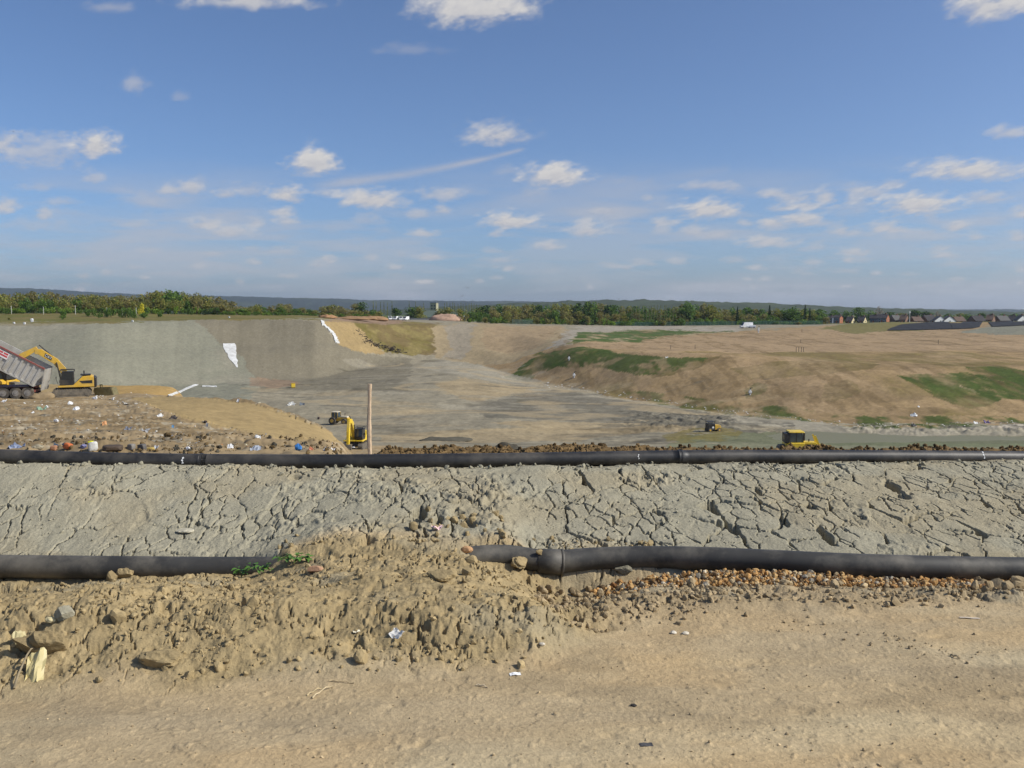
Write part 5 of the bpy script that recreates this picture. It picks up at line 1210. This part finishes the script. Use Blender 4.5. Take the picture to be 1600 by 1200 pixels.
# the uncountable small stuff between them
def tiny_litter():
    rs=np.random.RandomState(8);n=2600
    px=rs.uniform(-60,600,n);y=1/rs.uniform(1/84,1/20,n);x=xat(px,y,-3.);z=far_height(x,y);px_,py_=proj(x,y,z)
    d=fbm(x*.25,y*.25,3,701);keep=(d>rs.uniform(-.45,.6,n))&~inpoly(px_,py_,[(205,622),(300,619),(400,632),(500,668),(545,692),(500,688),(420,680),(350,665),(250,640)])
    x,y,z=x[keep],y[keep],z[keep]
    # a trail of white rags down the ridge and a line along the hill toe
    t=rs.uniform(0,1,160);px2=150+65*t+rs.normal(0,4,160);py2=617+22*t+rs.normal(0,2,160)
    G=[ground_at(a,b,60,112) for a,b in zip(px2[:70],py2[:70])];G=[g for g in G if g is not None]
    x=np.r_[x,[g.x for g in G]];y=np.r_[y,[g.y for g in G]];z=np.r_[z,[g.z for g in G]]
    pw=len(G)
    pal=np.array([(.55,.54,.50),(.46,.44,.38),(.08,.07,.06),(.34,.30,.24),(.15,.22,.34),(.45,.22,.10),(.5,.45,.3),(.18,.26,.18)])
    w=np.array([.22,.16,.18,.22,.05,.07,.08,.02]);k=rs.choice(8,len(x),p=w);k[-pw:]=rs.choice([0,1],pw)
    s=y/FPX*(1+2.6*rs.uniform(0,1,len(x))**2.5);V=[];F=[];C=[]
    for i in range(len(x)):
        a=rs.uniform(0,6.28);c_,s_=math.cos(a),math.sin(a);q=s[i]*.5;h=q*rs.uniform(.3,1.2);b=len(V)
        for (u,v,t_) in ((-1,-1,0),(1,-1,.1),(1,1,.9),(-1,1,1),(0,0,1.4)):
            V.append((x[i]+(c_*u-s_*v)*q*rs.uniform(.7,1.3),y[i]+(s_*u+c_*v)*q*rs.uniform(.7,1.3),z[i]+.01+h*t_));C.append(pal[k[i]]*rs.uniform(.8,1.1))
        F+=[(b,b+1,b+4),(b+1,b+2,b+4),(b+2,b+3,b+4),(b+3,b,b+4)]
    o=npmesh('small_litter',np.array(V),np.array(F),mat('litter bits',(0,0,0),.8,0,.05,5,0,.2,attr=True),col=np.array(C),smooth=False);tag(o,'countless small scraps of rubbish strewn over the brown tip','litter',kind='stuff')
    V=[];F=[];C=[];n=260
    for i in range(n):
        px=rs.uniform(840,1700);py=np.interp(px,[840,900,1000,1150,1350,1700],[598,607,623,645.5,665,661])+rs.normal(0,1.6)
        g=ground_at(px,py,120,300)
        if g is None:continue
        q=g.y/FPX*rs.uniform(.4,1.3);b=len(V);a=rs.uniform(0,6)
        for (u,v,t_) in ((-1,-1,0),(1,-1,.2),(1,1,.9),(-1,1,1.)):V.append((g.x+u*q,g.y+v*q*.6,g.z+.03+t_*q*.8));C.append(pal[rs.choice([0,1,2,3])])
        F+=[(b,b+1,b+2),(b,b+2,b+3)]
    o=npmesh('small_litter',np.array(V),np.array(F),mat('litter bits',(0,0,0),.8,attr=True),col=np.array(C),smooth=False);tag(o,'small wind-blown scraps caught along the foot of the restored hill','litter',kind='stuff')
tiny_litter()
# ---------- birds
def bird(px,py,d,span,roll,yaw,label,col=(.12,.12,.13)):
    p=at(px,py,d);r=empty('gull',p,yaw);tag(r,label,'bird','birds in the sky')
    V,F=ico(2);V=V*np.array([span*.22,span*.05,span*.045]);V[:,2]+=.0;V=np.where((V[:,0]<0)[:,None],V*np.array([1.2,.7,.7]),V)
    m=mat('gull grey',col,.8);b=npmesh('body',V,F,m,r)
    for s_ in (-1,1):
        w=MB();q=math.sin(roll);P=[(span*.07,0,.0),(-span*.06,0,0),(-span*.07,s_*span*.27,span*.16*(1+q*s_)),(span*.05,s_*span*.27,span*.17*(1+q*s_)),(-span*.10,s_*span*.5,span*.10*(1+q*s_))]
        w.add(P+[(a,b_,c-.012) for a,b_,c in P],[(0,1,2,3),(3,2,4),(5,8,7,6),(8,9,7),(0,3,8,5),(1,6,7,2),(2,7,9,4),(3,4,9,8)]);w.build('wing',m,r)
bird(731,450,150,.75,.5,.8,'upper of two dark birds flying above the poplars');bird(722,463,150,.75,-.7,2.1,'lower of two dark birds flying above the poplars')
bird(967,467.5,190,.6,.1,.3,'single tiny bird just above the wood right of centre');bird(21,206,170,.6,.3,1.2,'tiny bird high at the left edge beside the clouds');bird(129,70,190,.55,.2,.2,'tiny bird very high in the sky at the upper left');bird(1106,147,200,.5,.1,1,'tiny bird alone high in the blue right of centre');bird(113,385,190,.5,.2,.3,'tiny bird low in the sky above the left wood')
# ---------- far wooded ridges
def ridge_hill(name,prof,d0,depth,col,label,seed,tree=7.,xr=(-700,2400)):
    pxs=np.linspace(xr[0],xr[1],900);top=np.interp(pxs,[p[0] for p in prof],[p[1] for p in prof])
    dist=np.linspace(d0,d0+depth*2,26);V=[];C=[]
    for i,d in enumerate(dist):
        t=(d-d0)/depth;s=math.sin(min(t,2)*math.pi/2)**.8 if t<2 else 0
        zt=H+(485-top)/FPX*(d0+depth);z=-9+(zt+9)*s
        x=(pxs-800)/FPX*d;j=fbm(x*.02,np.full_like(x,d*.02),4,seed,.7)*tree*(s>.3)
        z=z+j+fbm(x*.002,np.full_like(x,d*.002),3,seed+3)*5*s
        V.append(np.stack([x,np.full_like(x,d),z],1))
        n=fbm(x*.004,np.full_like(x,d*.006),4,seed+9);a=.55*sm(.25,.4,n)[:,None];n2=fbm(x*.05,np.full_like(x,d*.05),3,seed+11)[:,None]
        C.append((np.array(col)*(1-a)+srgb(72,80,52)*a)*(1+.3*n2))
    o=npmesh(name,np.concatenate(V),grid_faces(26,900),mat('woodland ridge',(0,0,0),.95,0,.2,.02,0,.05,attr=True),col=np.concatenate(C));tag(o,label,'hills',kind='structure');return o
ridge_hill('hills',[(-700,448),(0,450.5),(60,451.5),(110,455),(180,458.5),(250,462),(330,462.5),(400,464.5),(450,466),(540,468),(580,470),(700,471),(800,471.5),(930,474),(1100,479),(1500,484),(2400,484)],4300,1500,srgb(46,56,52),'low blue wooded hills on the horizon',31)
ridge_hill('hills',[(-700,489),(560,489),(700,482),(850,474),(930,471.5),(980,470),(1060,472),(1130,473.5),(1200,475),(1260,478),(1330,481),(1420,484),(1520,487),(2400,488)],1900,500,srgb(62,70,50),'nearer wooded rise on the horizon at the right',37,6.)
# ---------- trees: prototypes
M_bark=mat('bark',(.10,.08,.06),.9,0,.2,4,.2,.1)
def leafmat(name):
    m=mat(name,(0,0,0),.75,0,.12,3,0,.15,attr=True);N=m.node_tree.nodes;L=m.node_tree.links
    t=N.new('ShaderNodeBsdfTranslucent');x=N.new('ShaderNodeMixShader');x.inputs[0].default_value=.38;a=[n for n in N if n.type=='ATTRIBUTE'][0];o=N['Material Output']
    L.new(a.outputs['Color'],t.inputs['Color']);L.new(N['Principled BSDF'].outputs[0],x.inputs[1]);L.new(t.outputs[0],x.inputs[2]);L.new(x.outputs[0],o.inputs['Surface'])
    return m
M_leaf=leafmat('foliage')
def crown(seed,n,shape,size,cols,gap=.5):
    "leaf clumps through the volume of an uneven crown, one unit tall, base at 0"
    rs=np.random.RandomState(seed);P=[]
    if shape=='round':
        k=rs.randint(9,14);cs=[]
        for i in range(k):
            a=rs.uniform(0,6.28);r=rs.uniform(0,.30);cs.append((math.cos(a)*r,math.sin(a)*r,rs.uniform(.2,.82)-.35*r,rs.uniform(.15,.26)))
        cs.append((0,0,.8,.18))
        for i in range(n):
            c=cs[rs.randint(len(cs))];d=rs.normal(size=3);d/=np.linalg.norm(d);P.append(np.array(c[:3])+d*c[3]*rs.uniform(.45,1.08)**.6)
    elif shape=='poplar':
        for i in range(n):
            z=rs.uniform(.08,1);r=.10*math.sin(min(1,(1.05-z)*1.3)*math.pi/2)*(.7+.4*math.sin(z*31+seed))*rs.uniform(.2,1.1);a=rs.uniform(0,6.28);P.append(np.array([math.cos(a)*r,math.sin(a)*r,z]))
    elif shape=='conifer':
        for i in range(n):
            z=rs.uniform(.08,1);r=.24*(1-z)**.8*(.65+.45*abs(math.sin(z*22)))*rs.uniform(.4,1);a=rs.uniform(0,6.28);P.append(np.array([math.cos(a)*r,math.sin(a)*r,z-r*.15]))
    else: # bush
        k=rs.randint(6,10);cs=[(rs.uniform(-.5,.5),rs.uniform(-.4,.4),rs.uniform(.15,.6),rs.uniform(.22,.36)) for _ in range(k)]
        for i in range(n):
            c=cs[rs.randint(k)];d=rs.normal(size=3);d/=np.linalg.norm(d);p=np.array(c[:3])+d*c[3]*rs.uniform(.3,1.05)**.6;p[2]=abs(p[2]);P.append(p)
    P=np.array(P);n=len(P);q=size*rs.uniform(.55,1.3,n)
    u=rs.normal(size=(n,3));u/=np.linalg.norm(u,axis=1)[:,None];w=rs.normal(size=(n,3));v=np.cross(u,w);v/=np.linalg.norm(v,axis=1)[:,None]
    V=np.stack([P-u*q[:,None],P+v*q[:,None]*.8,P+u*q[:,None],P-v*q[:,None]*.8],1).reshape(-1,3)
    c=2.3*np.array([cols[i] for i in rs.choice(len(cols),n)])*rs.uniform(.8,1.2,(n,1));cl=.8+.4*rs.uniform(0,1,1);c=c*(1+.28*np.sin(P[:,0]*17+seed)*np.sin(P[:,2]*13)*np.sin(P[:,1]*15+1))[:,None]
    return V,np.arange(n*4).reshape(n,4),np.repeat(c,4,0)
def trunk(seed,h,spread,r=.025):
    rs=np.random.RandomState(seed);m=MB();m.cyl((0,0,-.05),(0,0,h*.6),r,7,r*.7);m.cyl((0,0,h*.6),(.01,0,h),r*.7,6,r*.25)
    for i in range(6):
        a=rs.uniform(0,6.28);z=h*rs.uniform(.3,.75);l=spread*rs.uniform(.6,1);m.cyl((0,0,z),(math.cos(a)*l,math.sin(a)*l,z+l*rs.uniform(.5,1.2)),r*.4,5,r*.12)
    return m
BR=[srgb(96,89,52),srgb(90,85,48),srgb(102,94,58),srgb(84,86,46)]
OL=[srgb(92,92,44),srgb(82,88,40),srgb(104,98,50),srgb(74,78,38)]
GR=[srgb(66,86,36),srgb(56,76,32),srgb(78,96,40),srgb(50,66,30)]
BG=[srgb(92,112,36),srgb(104,120,42),srgb(80,102,34)]
DK=[srgb(36,50,28),srgb(30,42,26),srgb(44,56,30)]
YL=[srgb(140,136,40),srgb(150,140,50)]
PK=[srgb(96,84,70),srgb(104,92,76)]
PROTO={}
def proto(key,shape,n,size,cols,seed,tr):
    V,F,C=crown(seed,n,shape,size,cols)
    me=npmesh('crown',V,F,M_leaf,col=C,smooth=False);d=me.data;bpy.data.objects.remove(me)
    t=trunk(seed,*tr).build('trunk',M_bark);td=t.data;bpy.data.objects.remove(t);PROTO.setdefault(key,[]).append((d,td))
for s in range(4):
    proto('brown','round',850,.036,BR,100+s,(.7,.25));proto('olive','round',900,.038,OL,110+s,(.7,.25));proto('green','round',950,.040,GR,120+s,(.65,.25))
    proto('bush','bush',650,.062,GR,140+s,(.4,.3));proto('brightbush','bush',650,.062,BG+GR,150+s,(.4,.3));proto('brownbush','bush',600,.06,BR+OL,155+s,(.4,.3))
for s in range(3):
    proto('poplar','poplar',380,.026,[srgb(92,96,62),srgb(100,102,66),srgb(84,84,58)],160+s,(.9,.05,.015));proto('conifer','conifer',700,.034,DK,170+s,(.8,.1,.02));proto('dark','round',950,.04,DK+GR,175+s,(.65,.25))
proto('yellow','round',800,.045,YL,180,(.5,.2));proto('bare','round',420,.026,PK,185,(.85,.3,.03));proto('bare','round',380,.028,PK,186,(.85,.3,.03))
TREES=0
def tree(kind,px,py_top,d,wpx,label,cat,grp,name='tree',zb=None,hmin=1.5):
    global TREES
    g=gpt(px,d);zt=zat(py_top,d);h=max(zt-g.z,hmin);w=wpx*d/FPX
    r=empty(name,g,random.uniform(0,6.28));tag(r,label,cat,grp)
    cd,td=random.choice(PROTO[kind])
    base={'round':.68,'bush':1.35}.get('bush' if 'bush' in kind else 'round',.85)
    if kind=='poplar':base=.2
    if kind=='conifer':base=.45
    sx=w/base
    for nm,dd in (('crown',cd),('trunk',td)):
        o=bpy.data.objects.new(nm,dd);COL.objects.link(o);o.parent=r;o.scale=(sx,sx,h)
    TREES+=1
top=lambda px:np.interp(px,[-100,0,40,90,150,200,225,262,300,330,350,365,385,410,430,450,480,520,560,600,640,745,760,830,860,915,925,940,960,1000,1040,1072,1100,1130,1160,1200,1222,1245,1275,1300,1340,1600,1700],
 [458,457,455,456,459,461,455,452,456,460,464,472,479,472,470,474,476,475,475,477,478,480,475,474,473,473,470,472,477,478,479,471,474,479,480,481,478,481,482,484,484,491,492])
bot=lambda px:np.interp(px,[0,400,600,800,1000,1300],[322,360,420,432,452,462])
rs=random.Random(12)
def zone(px):
    return 'left end of the wood' if px<235 else 'middle of the left wood' if px<352 else 'gap between the woods' if px<590 else 'flat ground behind the vans' if px<745 else 'long wood past the pink heap' if px<960 else 'wood behind the green fence' if px<1290 else 'gardens round the houses'
DESC={'brown':'brownish budding tree','olive':'olive green tree in new leaf','green':'mid green leafy tree','dark':'dark green leafy tree','bush':'green shrub','brightbush':'bright green shrub','brownbush':'brown twiggy shrub'}
# back rank, silhouette of the woods
px=-90.
while px<1290:
    if 352<px<745 and rs.random()<.42:px+=rs.uniform(8,14);continue
    k=rs.choice(['brown','brown','olive','brown','olive','green'] if px<600 else ['brown','olive','olive','dark','green'] if px<960 else ['olive','green','green','olive','brown','dark'])
    d=bot(px)+rs.uniform(25,70);w=rs.uniform(17,28)
    tree(k,px,top(px)+rs.uniform(-1.2,3.5),d,w,'%s in the back rank, %s'%(DESC[k],zone(px)),'tree','%ss in the %s'%(DESC[k],zone(px)))
    px+=rs.uniform(8.5,13.5)
# middle rank
px=-90.
while px<1300:
    if 600<px<725:px+=10;continue
    k=rs.choice(['brown','olive','brownbush','brown','green'] if px<960 else ['brown','olive','green','olive'])
    t=top(px);b=np.interp(px,[0,400,800,1300],[488,490,503,507]);
    d=bot(px)+rs.uniform(8,22)
    tree(k,px,t+(b-t)*rs.uniform(.25,.5),d,rs.uniform(14,22),'%s in the middle rank, %s'%(DESC[k],zone(px)),'tree','%ss in the middle of the %s'%(DESC[k],zone(px)))
    px+=rs.uniform(9,14)
# front hedge
px=-90.
while px<1285:
    if 612<px<735:px+=10;continue
    k=rs.choice(['bush','brightbush','bush','brownbush'] if px>420 else ['bush','brightbush','brightbush','bush','dark'])
    t=top(px);b=np.interp(px,[0,400,800,1300],[488,490,503,507])
    d=bot(px)+rs.uniform(0,8)
    tree(k,px,t+(b-t)*rs.uniform(.60,.82),d,rs.uniform(10,17),'%s in the front hedge, %s'%(DESC.get(k,k),zone(px)),'shrub','%ss in the front hedge of the %s'%(DESC.get(k,k),zone(px)),'shrub',hmin=1.)
    px+=rs.uniform(8,12)
# singled out trees
tree('yellow',222,474,330,11,'small yellow flowering tree at the edge of the left wood','tree',None)
tree('green',264,451,372,30,'tallest round green tree of the left wood','tree',None)
tree('olive',244,454,376,24,'broad pale green tree just left of the tallest one','tree',None)
tree('brown',308,456,374,26,'rounded brown tree just right of the tallest one','tree',None)
tree('dark',566,471,430,18,'dense dark green tree in the gap, left of the poplars','tree',None)
tree('dark',919,471,455,24,'dark domed tree standing above the long wood','tree',None)
tree('green',1073,470,470,24,'tallest green tree of the wood behind the green fence','tree',None)
tree('olive',1110,475,468,26,'broad bright tree right of the tallest behind the green fence','tree',None)
tree('green',1240,478,470,24,'broad green tree left of the dark conifer','tree',None)
tree('conifer',1257.5,476,468,8,'tall dark pointed conifer left of the orange brick house','conifer',None)
tree('conifer',1265,481,470,7,'shorter dark conifer beside the tall pointed one','conifer',None)
tree('conifer',1202,477,470,9,'dark conifer in the middle of the wood behind the green fence','conifer',None)
tree('conifer',1152,479,470,8,'dark conifer in the wood above the white van','conifer',None)
tree('bare',1374,477,700,15,'bare grey twiggy tree rising behind the houses','tree',None)
tree('bare',1463,485,720,12,'low bare twiggy tree behind the white gabled houses','tree',None)
tree('dark',1428,483.5,690,26,'wide dark tree mass behind the houses, left part','tree',None);tree('dark',1447,486,690,24,'wide dark tree mass behind the houses, right part','tree',None)
tree('green',1341,480,680,22,'green tree rising behind the pair of cream gabled houses','tree',None)
tree('brownbush',918,491,446,16,'pale brushy willow clump in front of the long wood','shrub',None,'shrub')
for px,t in ((1303,484),(1322,485),(1360,485),(1391,487),(1408,488),(1482,489.5),(1500,489),(1512,490),(1533,488.5),(1548,490),(1566,489.5),(1585,489),(1600,490),(1622,490),(1645,489)):
    tree(rs.choice(['green','olive','dark']),px,t,rs.uniform(660,720),rs.uniform(16,24),'garden tree behind the row of houses on the skyline','tree','garden trees behind the houses')
# poplars
for i,px in enumerate(np.r_[np.linspace(694,750,14),np.linspace(583,600,4),[606,613,640,650,662]]):
    tree('poplar',float(px)+rs.uniform(-.8,.8),np.interp(px,[580,700,750],[471,473,474])+rs.uniform(-1.5,2),rs.uniform(560,600),2.6,'slender poplar in the row behind the vans and pink heap','poplar','row of slender poplars')
for i,px in enumerate(np.linspace(985,1056,16)):
    tree('poplar',float(px)+rs.uniform(-1.3,1.3),478+rs.uniform(-1.5,2),462,3.2,'pale slim poplar standing among the wood behind the green fence','poplar','pale slim poplars in the right wood')
# scrub bushes on the left rim
for px,py,w,d,l in ((100,489,9,305,'lone round bush on the grass rim at the left'),(137,487,10,308,'dark bush on the rim below the third pale post'),(146,488,9,306,'bush right beside the dark one on the rim'),(157,494,7,296,'small bush low on the rim'),(166,488,8,308,'bush left of the big rim bush'),(174,485,14,306,'big leafy bush on the rim, widest of the row'),(191,487,10,306,'bush on the rim right of the widest one'),(203,487,9,306,'bush in front of the pale posts'),(208,495,9,296,'low dark bush at the edge of the grey slope'),(224,493,13,298,'broad low green bush at the edge of the grey slope'),(98,500,8,285,'flat dark bush close to the grey slope'),(15,504,7,280,'dead brown bush beside the white boards'),(250,494,7,312,'small bush right of the broad low green one')):
    g=gpt(px,d);tree('bush' if 'dead' not in l else 'brownbush',px,py-9,d,w*1.15,l,'bush','scrub bushes on the left rim','bush',hmin=.9)
print('TREES',TREES)
# ---------- houses
BRK={'orange':mat('orange brick',tuple(srgb(150,96,66)),.85,0,.12,2),'brown':mat('brown brick',tuple(srgb(126,98,80)),.85,0,.12,2),'cream':mat('cream render',tuple(srgb(196,184,142)),.8,0,.06,1),'white':mat('white render',(.72,.72,.70),.8,0,.05,1),'grey':mat('slate grey cladding',tuple(srgb(96,106,118)),.7,0,.1,1)}
ROOF=mat('dark roof tile',tuple(srgb(58,54,54)),.8,0,.15,2);ROOFB=mat('brown roof tile',tuple(srgb(100,82,70)),.85,0,.15,2);ROOFG=mat('grey roof tile',tuple(srgb(96,94,90)),.85,0,.12,2);FRM=mat('window frame white',(.7,.7,.68),.6)
def house(px0,px1,ytop,ybase,wall,gable,roof,label,d=610,rz=-28,depth=8.,front=None,eave=.62,bays=2):
    w=(px1-px0)*d/FPX;pxm=(px0+px1)/2;zb=hz(xat(pxm,d,-8),d);zt=zat(ytop,d);h=zt-zb;c,s=math.cos(R(rz)),abs(math.sin(R(rz)))
    fw=max(4.,(w-depth*s)/c);r=empty('house',Vector((xat(pxm,d,zb),d,zb)),R(rz));tag(r,label,'house','houses on the skyline')
    e=h*eave
    MB().box(-fw/2,fw/2,-depth/2,depth/2,-1,e).build('wall',BRK[front or wall],r)
    for s_ in (-1,1):
        x=s_*fw/2;MB().add([(x,-depth/2,-1),(x,depth/2,-1),(x,depth/2,e),(x,0,h-.1),(x,-depth/2,e),(x-s_*.2,-depth/2,-1),(x-s_*.2,depth/2,-1),(x-s_*.2,depth/2,e),(x-s_*.2,0,h-.1),(x-s_*.2,-depth/2,e)],[(0,1,2,3,4),(9,8,7,6,5),(0,5,6,1),(1,6,7,2),(2,7,8,3),(3,8,9,4),(4,9,5,0)],Matrix.Translation((s_*.02,0,0))).build('gable_wall',BRK[gable],r)
    o=.35;ro=MB().prism([(-depth/2-o,e-.25),(0,h-.02),(depth/2+o,e-.25),(depth/2+o,e-.05),(0,h+.2),(-depth/2-o,e-.05)],-fw/2-.3,fw/2+.3,Matrix.Rotation(math.pi/2,4,'Z')).build('roof',roof,r)
    MB().box(-.5,.5,-.4,.4,h-.5,h+1.0,Matrix.Translation((fw*.25,0,0))).build('chimney',BRK['brown'],ro)
    n=max(2,int(fw/3.2))
    for k in range(n):
        x=-fw/2+fw*(k+.5)/n
        for zz in ((e*.3,e*.72) if e>3.6 else (e*.5,)):
            f=MB().box(x-.6,x+.6,-depth/2-.06,-depth/2-.01,zz-.55,zz+.55).build('window',FRM,r);MB().box(x-.5,x+.5,-depth/2-.09,-depth/2-.065,zz-.45,zz+.45).build('pane',GLS,f)
    f=MB().box(fw/2+.03,fw/2+.08,-.5,.5,e*.55,e*.55+1.0).build('window',FRM,r);MB().box(fw/2+.085,fw/2+.11,-.4,.4,e*.55+.1,e*.55+.9).build('pane',GLS,f)
    MB().box(-.5,.5,-depth/2-.07,-depth/2-.01,-.2,2.0).build('door',BRK['orange'],r)
house(1290,1304,494,507,'grey','grey',ROOF,'grey fronted tall house, leftmost on the skyline',612,-30,7,front='grey',eave=.78)
house(1300,1319,493,507,'orange','orange',ROOF,'tall house with bright orange brick gable and grey front',600,-34,9,front='grey',eave=.76)
house(1319,1338,495,504,'brown','cream',ROOF,'low dark roofed house with cream gable, next to the orange brick one',606,-36,9,eave=.35)
house(1338,1356,494.5,503,'brown','cream',ROOF,'second low dark roofed house with cream gable',606,-36,9,eave=.35)
house(1357,1374,492,501,'grey','grey',ROOF,'grey fronted dark roofed house left of the tan gable',618,-30,7,front='grey',eave=.6)
house(1368,1392,491,501,'orange','orange',ROOF,'dark roofed house with tan orange gable above the hill top',604,-34,10,front='grey',eave=.6)
house(1391,1405,492.5,501,'brown','brown',ROOFG,'plain grey roofed house right of the tan gable',620,10,8,eave=.4)
house(1404,1421,492,501,'brown','brown',ROOFB,'brown roofed house left of the pale mast',612,-40,8,eave=.45)
house(1422,1439,495,502,'brown','brown',ROOFB,'low brown roofed house right of the pale mast',612,8,8,eave=.4)
house(1440,1460,492.5,502,'brown','brown',ROOF,'dark hipped house left of the two white gables',614,12,9,eave=.35)
house(1459,1474,494,502,'white','white',ROOFG,'house with white gable facing the camera, left of a pair',608,-78,9,eave=.4)
house(1475,1487,494,502,'white','white',ROOFG,'house with white gable facing the camera, right of a pair',608,-78,9,eave=.4)
house(1488,1505,495,502,'brown','brown',ROOFB,'low brown house right of the pair of white gables',612,6,8,eave=.4)
house(1515,1536,493.5,502,'brown','brown',ROOF,'long dark roofed house towards the right edge',618,10,9,eave=.35)
house(1539,1556,492,502,'brown','brown',ROOFB,'brown gabled house above the liner towards the right edge',606,-40,9,eave=.45)
house(1555,1574,493.5,502,'brown','brown',ROOFG,'grey roofed house right of the brown gable near the right edge',616,8,8,eave=.4)
house(1574,1588,493,502,'brown','brown',ROOF,'dark roofed house beside the white gable at the right edge',618,-30,8,eave=.4)
house(1588,1602,492.5,502,'white','white',ROOFG,'house with white gable at the right edge of the photo',608,-78,9,eave=.4)
# mast, warehouse, tower block, shed and frame behind the rim
def thing_at(px,d,name,label,cat,rz=0):
    z=hz(xat(px,d,-8),d);r=empty(name,Vector((xat(px,d,z),d,z)),rz);tag(r,label,cat);return r
r=thing_at(1421,600,'mast','thin pale mast between the brown roofed houses','mast');h=zat(486,600)-r.location.z;MB().cyl((0,0,-.5),(0,0,h),.28,8,.16).build('pole',WHT,r);MB().box(-.5,.5,-.15,.15,h-1.4,h).build('antenna',WHT,r)
r=thing_at(668,560,'warehouse','large low grey green warehouse roof behind the vans','warehouse',R(-4))
h=zat(486,560)-r.location.z;w=58*560/FPX
MB().box(-w/2,w/2,0,16,-1,h*.35).build('wall',mat('warehouse wall',tuple(srgb(150,152,148)),.7,0,.05,1),r)
MB().prism([(-.8,h*.33),(8,h),(16.8,h*.33),(16.8,h*.37),(8,h*1.05),(-.8,h*.37)],-w/2-.5,w/2+.5,Matrix.Rotation(math.pi/2,4,'Z')@Matrix.Scale(1,4)).build('roof',mat('warehouse roof',tuple(srgb(88,98,86)),.7,0,.08,1),r)
MB().box(-3,3,-.06,-.01,-.5,h*.3).build('door',WHT,r)
r=thing_at(677,820,'apartment_block','pale narrow building with rows of windows among the poplars','building',R(-10))
h=zat(473.5,820)-r.location.z;MB().box(-2.8,2.8,0,8,-1,h).build('wall',mat('pale block wall',tuple(srgb(160,156,126)),.8,0,.06,1),r);MB().box(-3,3,-.2,8.2,h,h+.4).build('roof',ROOFG,r)
for k in range(5):
    for x in (-1.3,1.3):
        f=MB().box(x-.7,x+.7,-.07,-.01,h*(k+.55)/5.5-.6,h*(k+.55)/5.5+.7).build('window',GLS,r)
r=thing_at(731,448,'site_cabin','grey white site cabin between the pink heap and the wood','cabin',R(10))
MB().box(-2.6,2.6,0,2.6,.1,2.2).build('wall',mat('cabin grey',tuple(srgb(150,156,164)),.6,0,.08,1),r,.03);MB().prism([(-.15,2.2),(1.3,2.75),(2.75,2.2)],-2.7,2.7,Matrix.Rotation(math.pi/2,4,'Z')).build('roof',WHT,r);MB().box(-.4,.4,-.06,-.01,.1,1.9).build('door',BLK,r);MB().box(1.,1.9,-.06,-.01,1.,1.7).build('window',GLS,r)
r=thing_at(705,470,'goal_frame','pale open metal frame standing behind the pink heap','frame')
h=zat(491.5,470)-r.location.z;m=MB();
for x in (-3.3,0,3.3):m.cyl((x,0,-.2),(x,0,h),.09,6)
m.cyl((-3.3,0,h),(3.3,0,h),.09,6).cyl((-3.3,0,h*.6),(3.3,0,h*.6),.07,6);m.build('tube_frame',WHT,r)
r=thing_at(658,445,'concrete_barrier','long low grey barrier on the rim left of the pink heap','barrier',R(-6));MB().prism([(-.3,0),(.3,0),(.12,.35),(.1,1.0),(-.1,1.0),(-.12,.35)],-5.5,5.5,Matrix.Rotation(math.pi/2,4,'Z')).build('wall',mat('barrier concrete',tuple(srgb(128,128,124)),.85,0,.1,1),r)
r=thing_at(516,560,'farm_building','small building with a pale orange roof in the gap between the woods','building',R(-20));MB().box(-3.5,3.5,0,5,-1,3.4).build('wall',BRK['cream'],r);MB().prism([(-.3,3.3),(2.5,5.2),(5.3,3.3)],-3.8,3.8,Matrix.Rotation(math.pi/2,4,'Z')).build('roof',BRK['orange'],r)
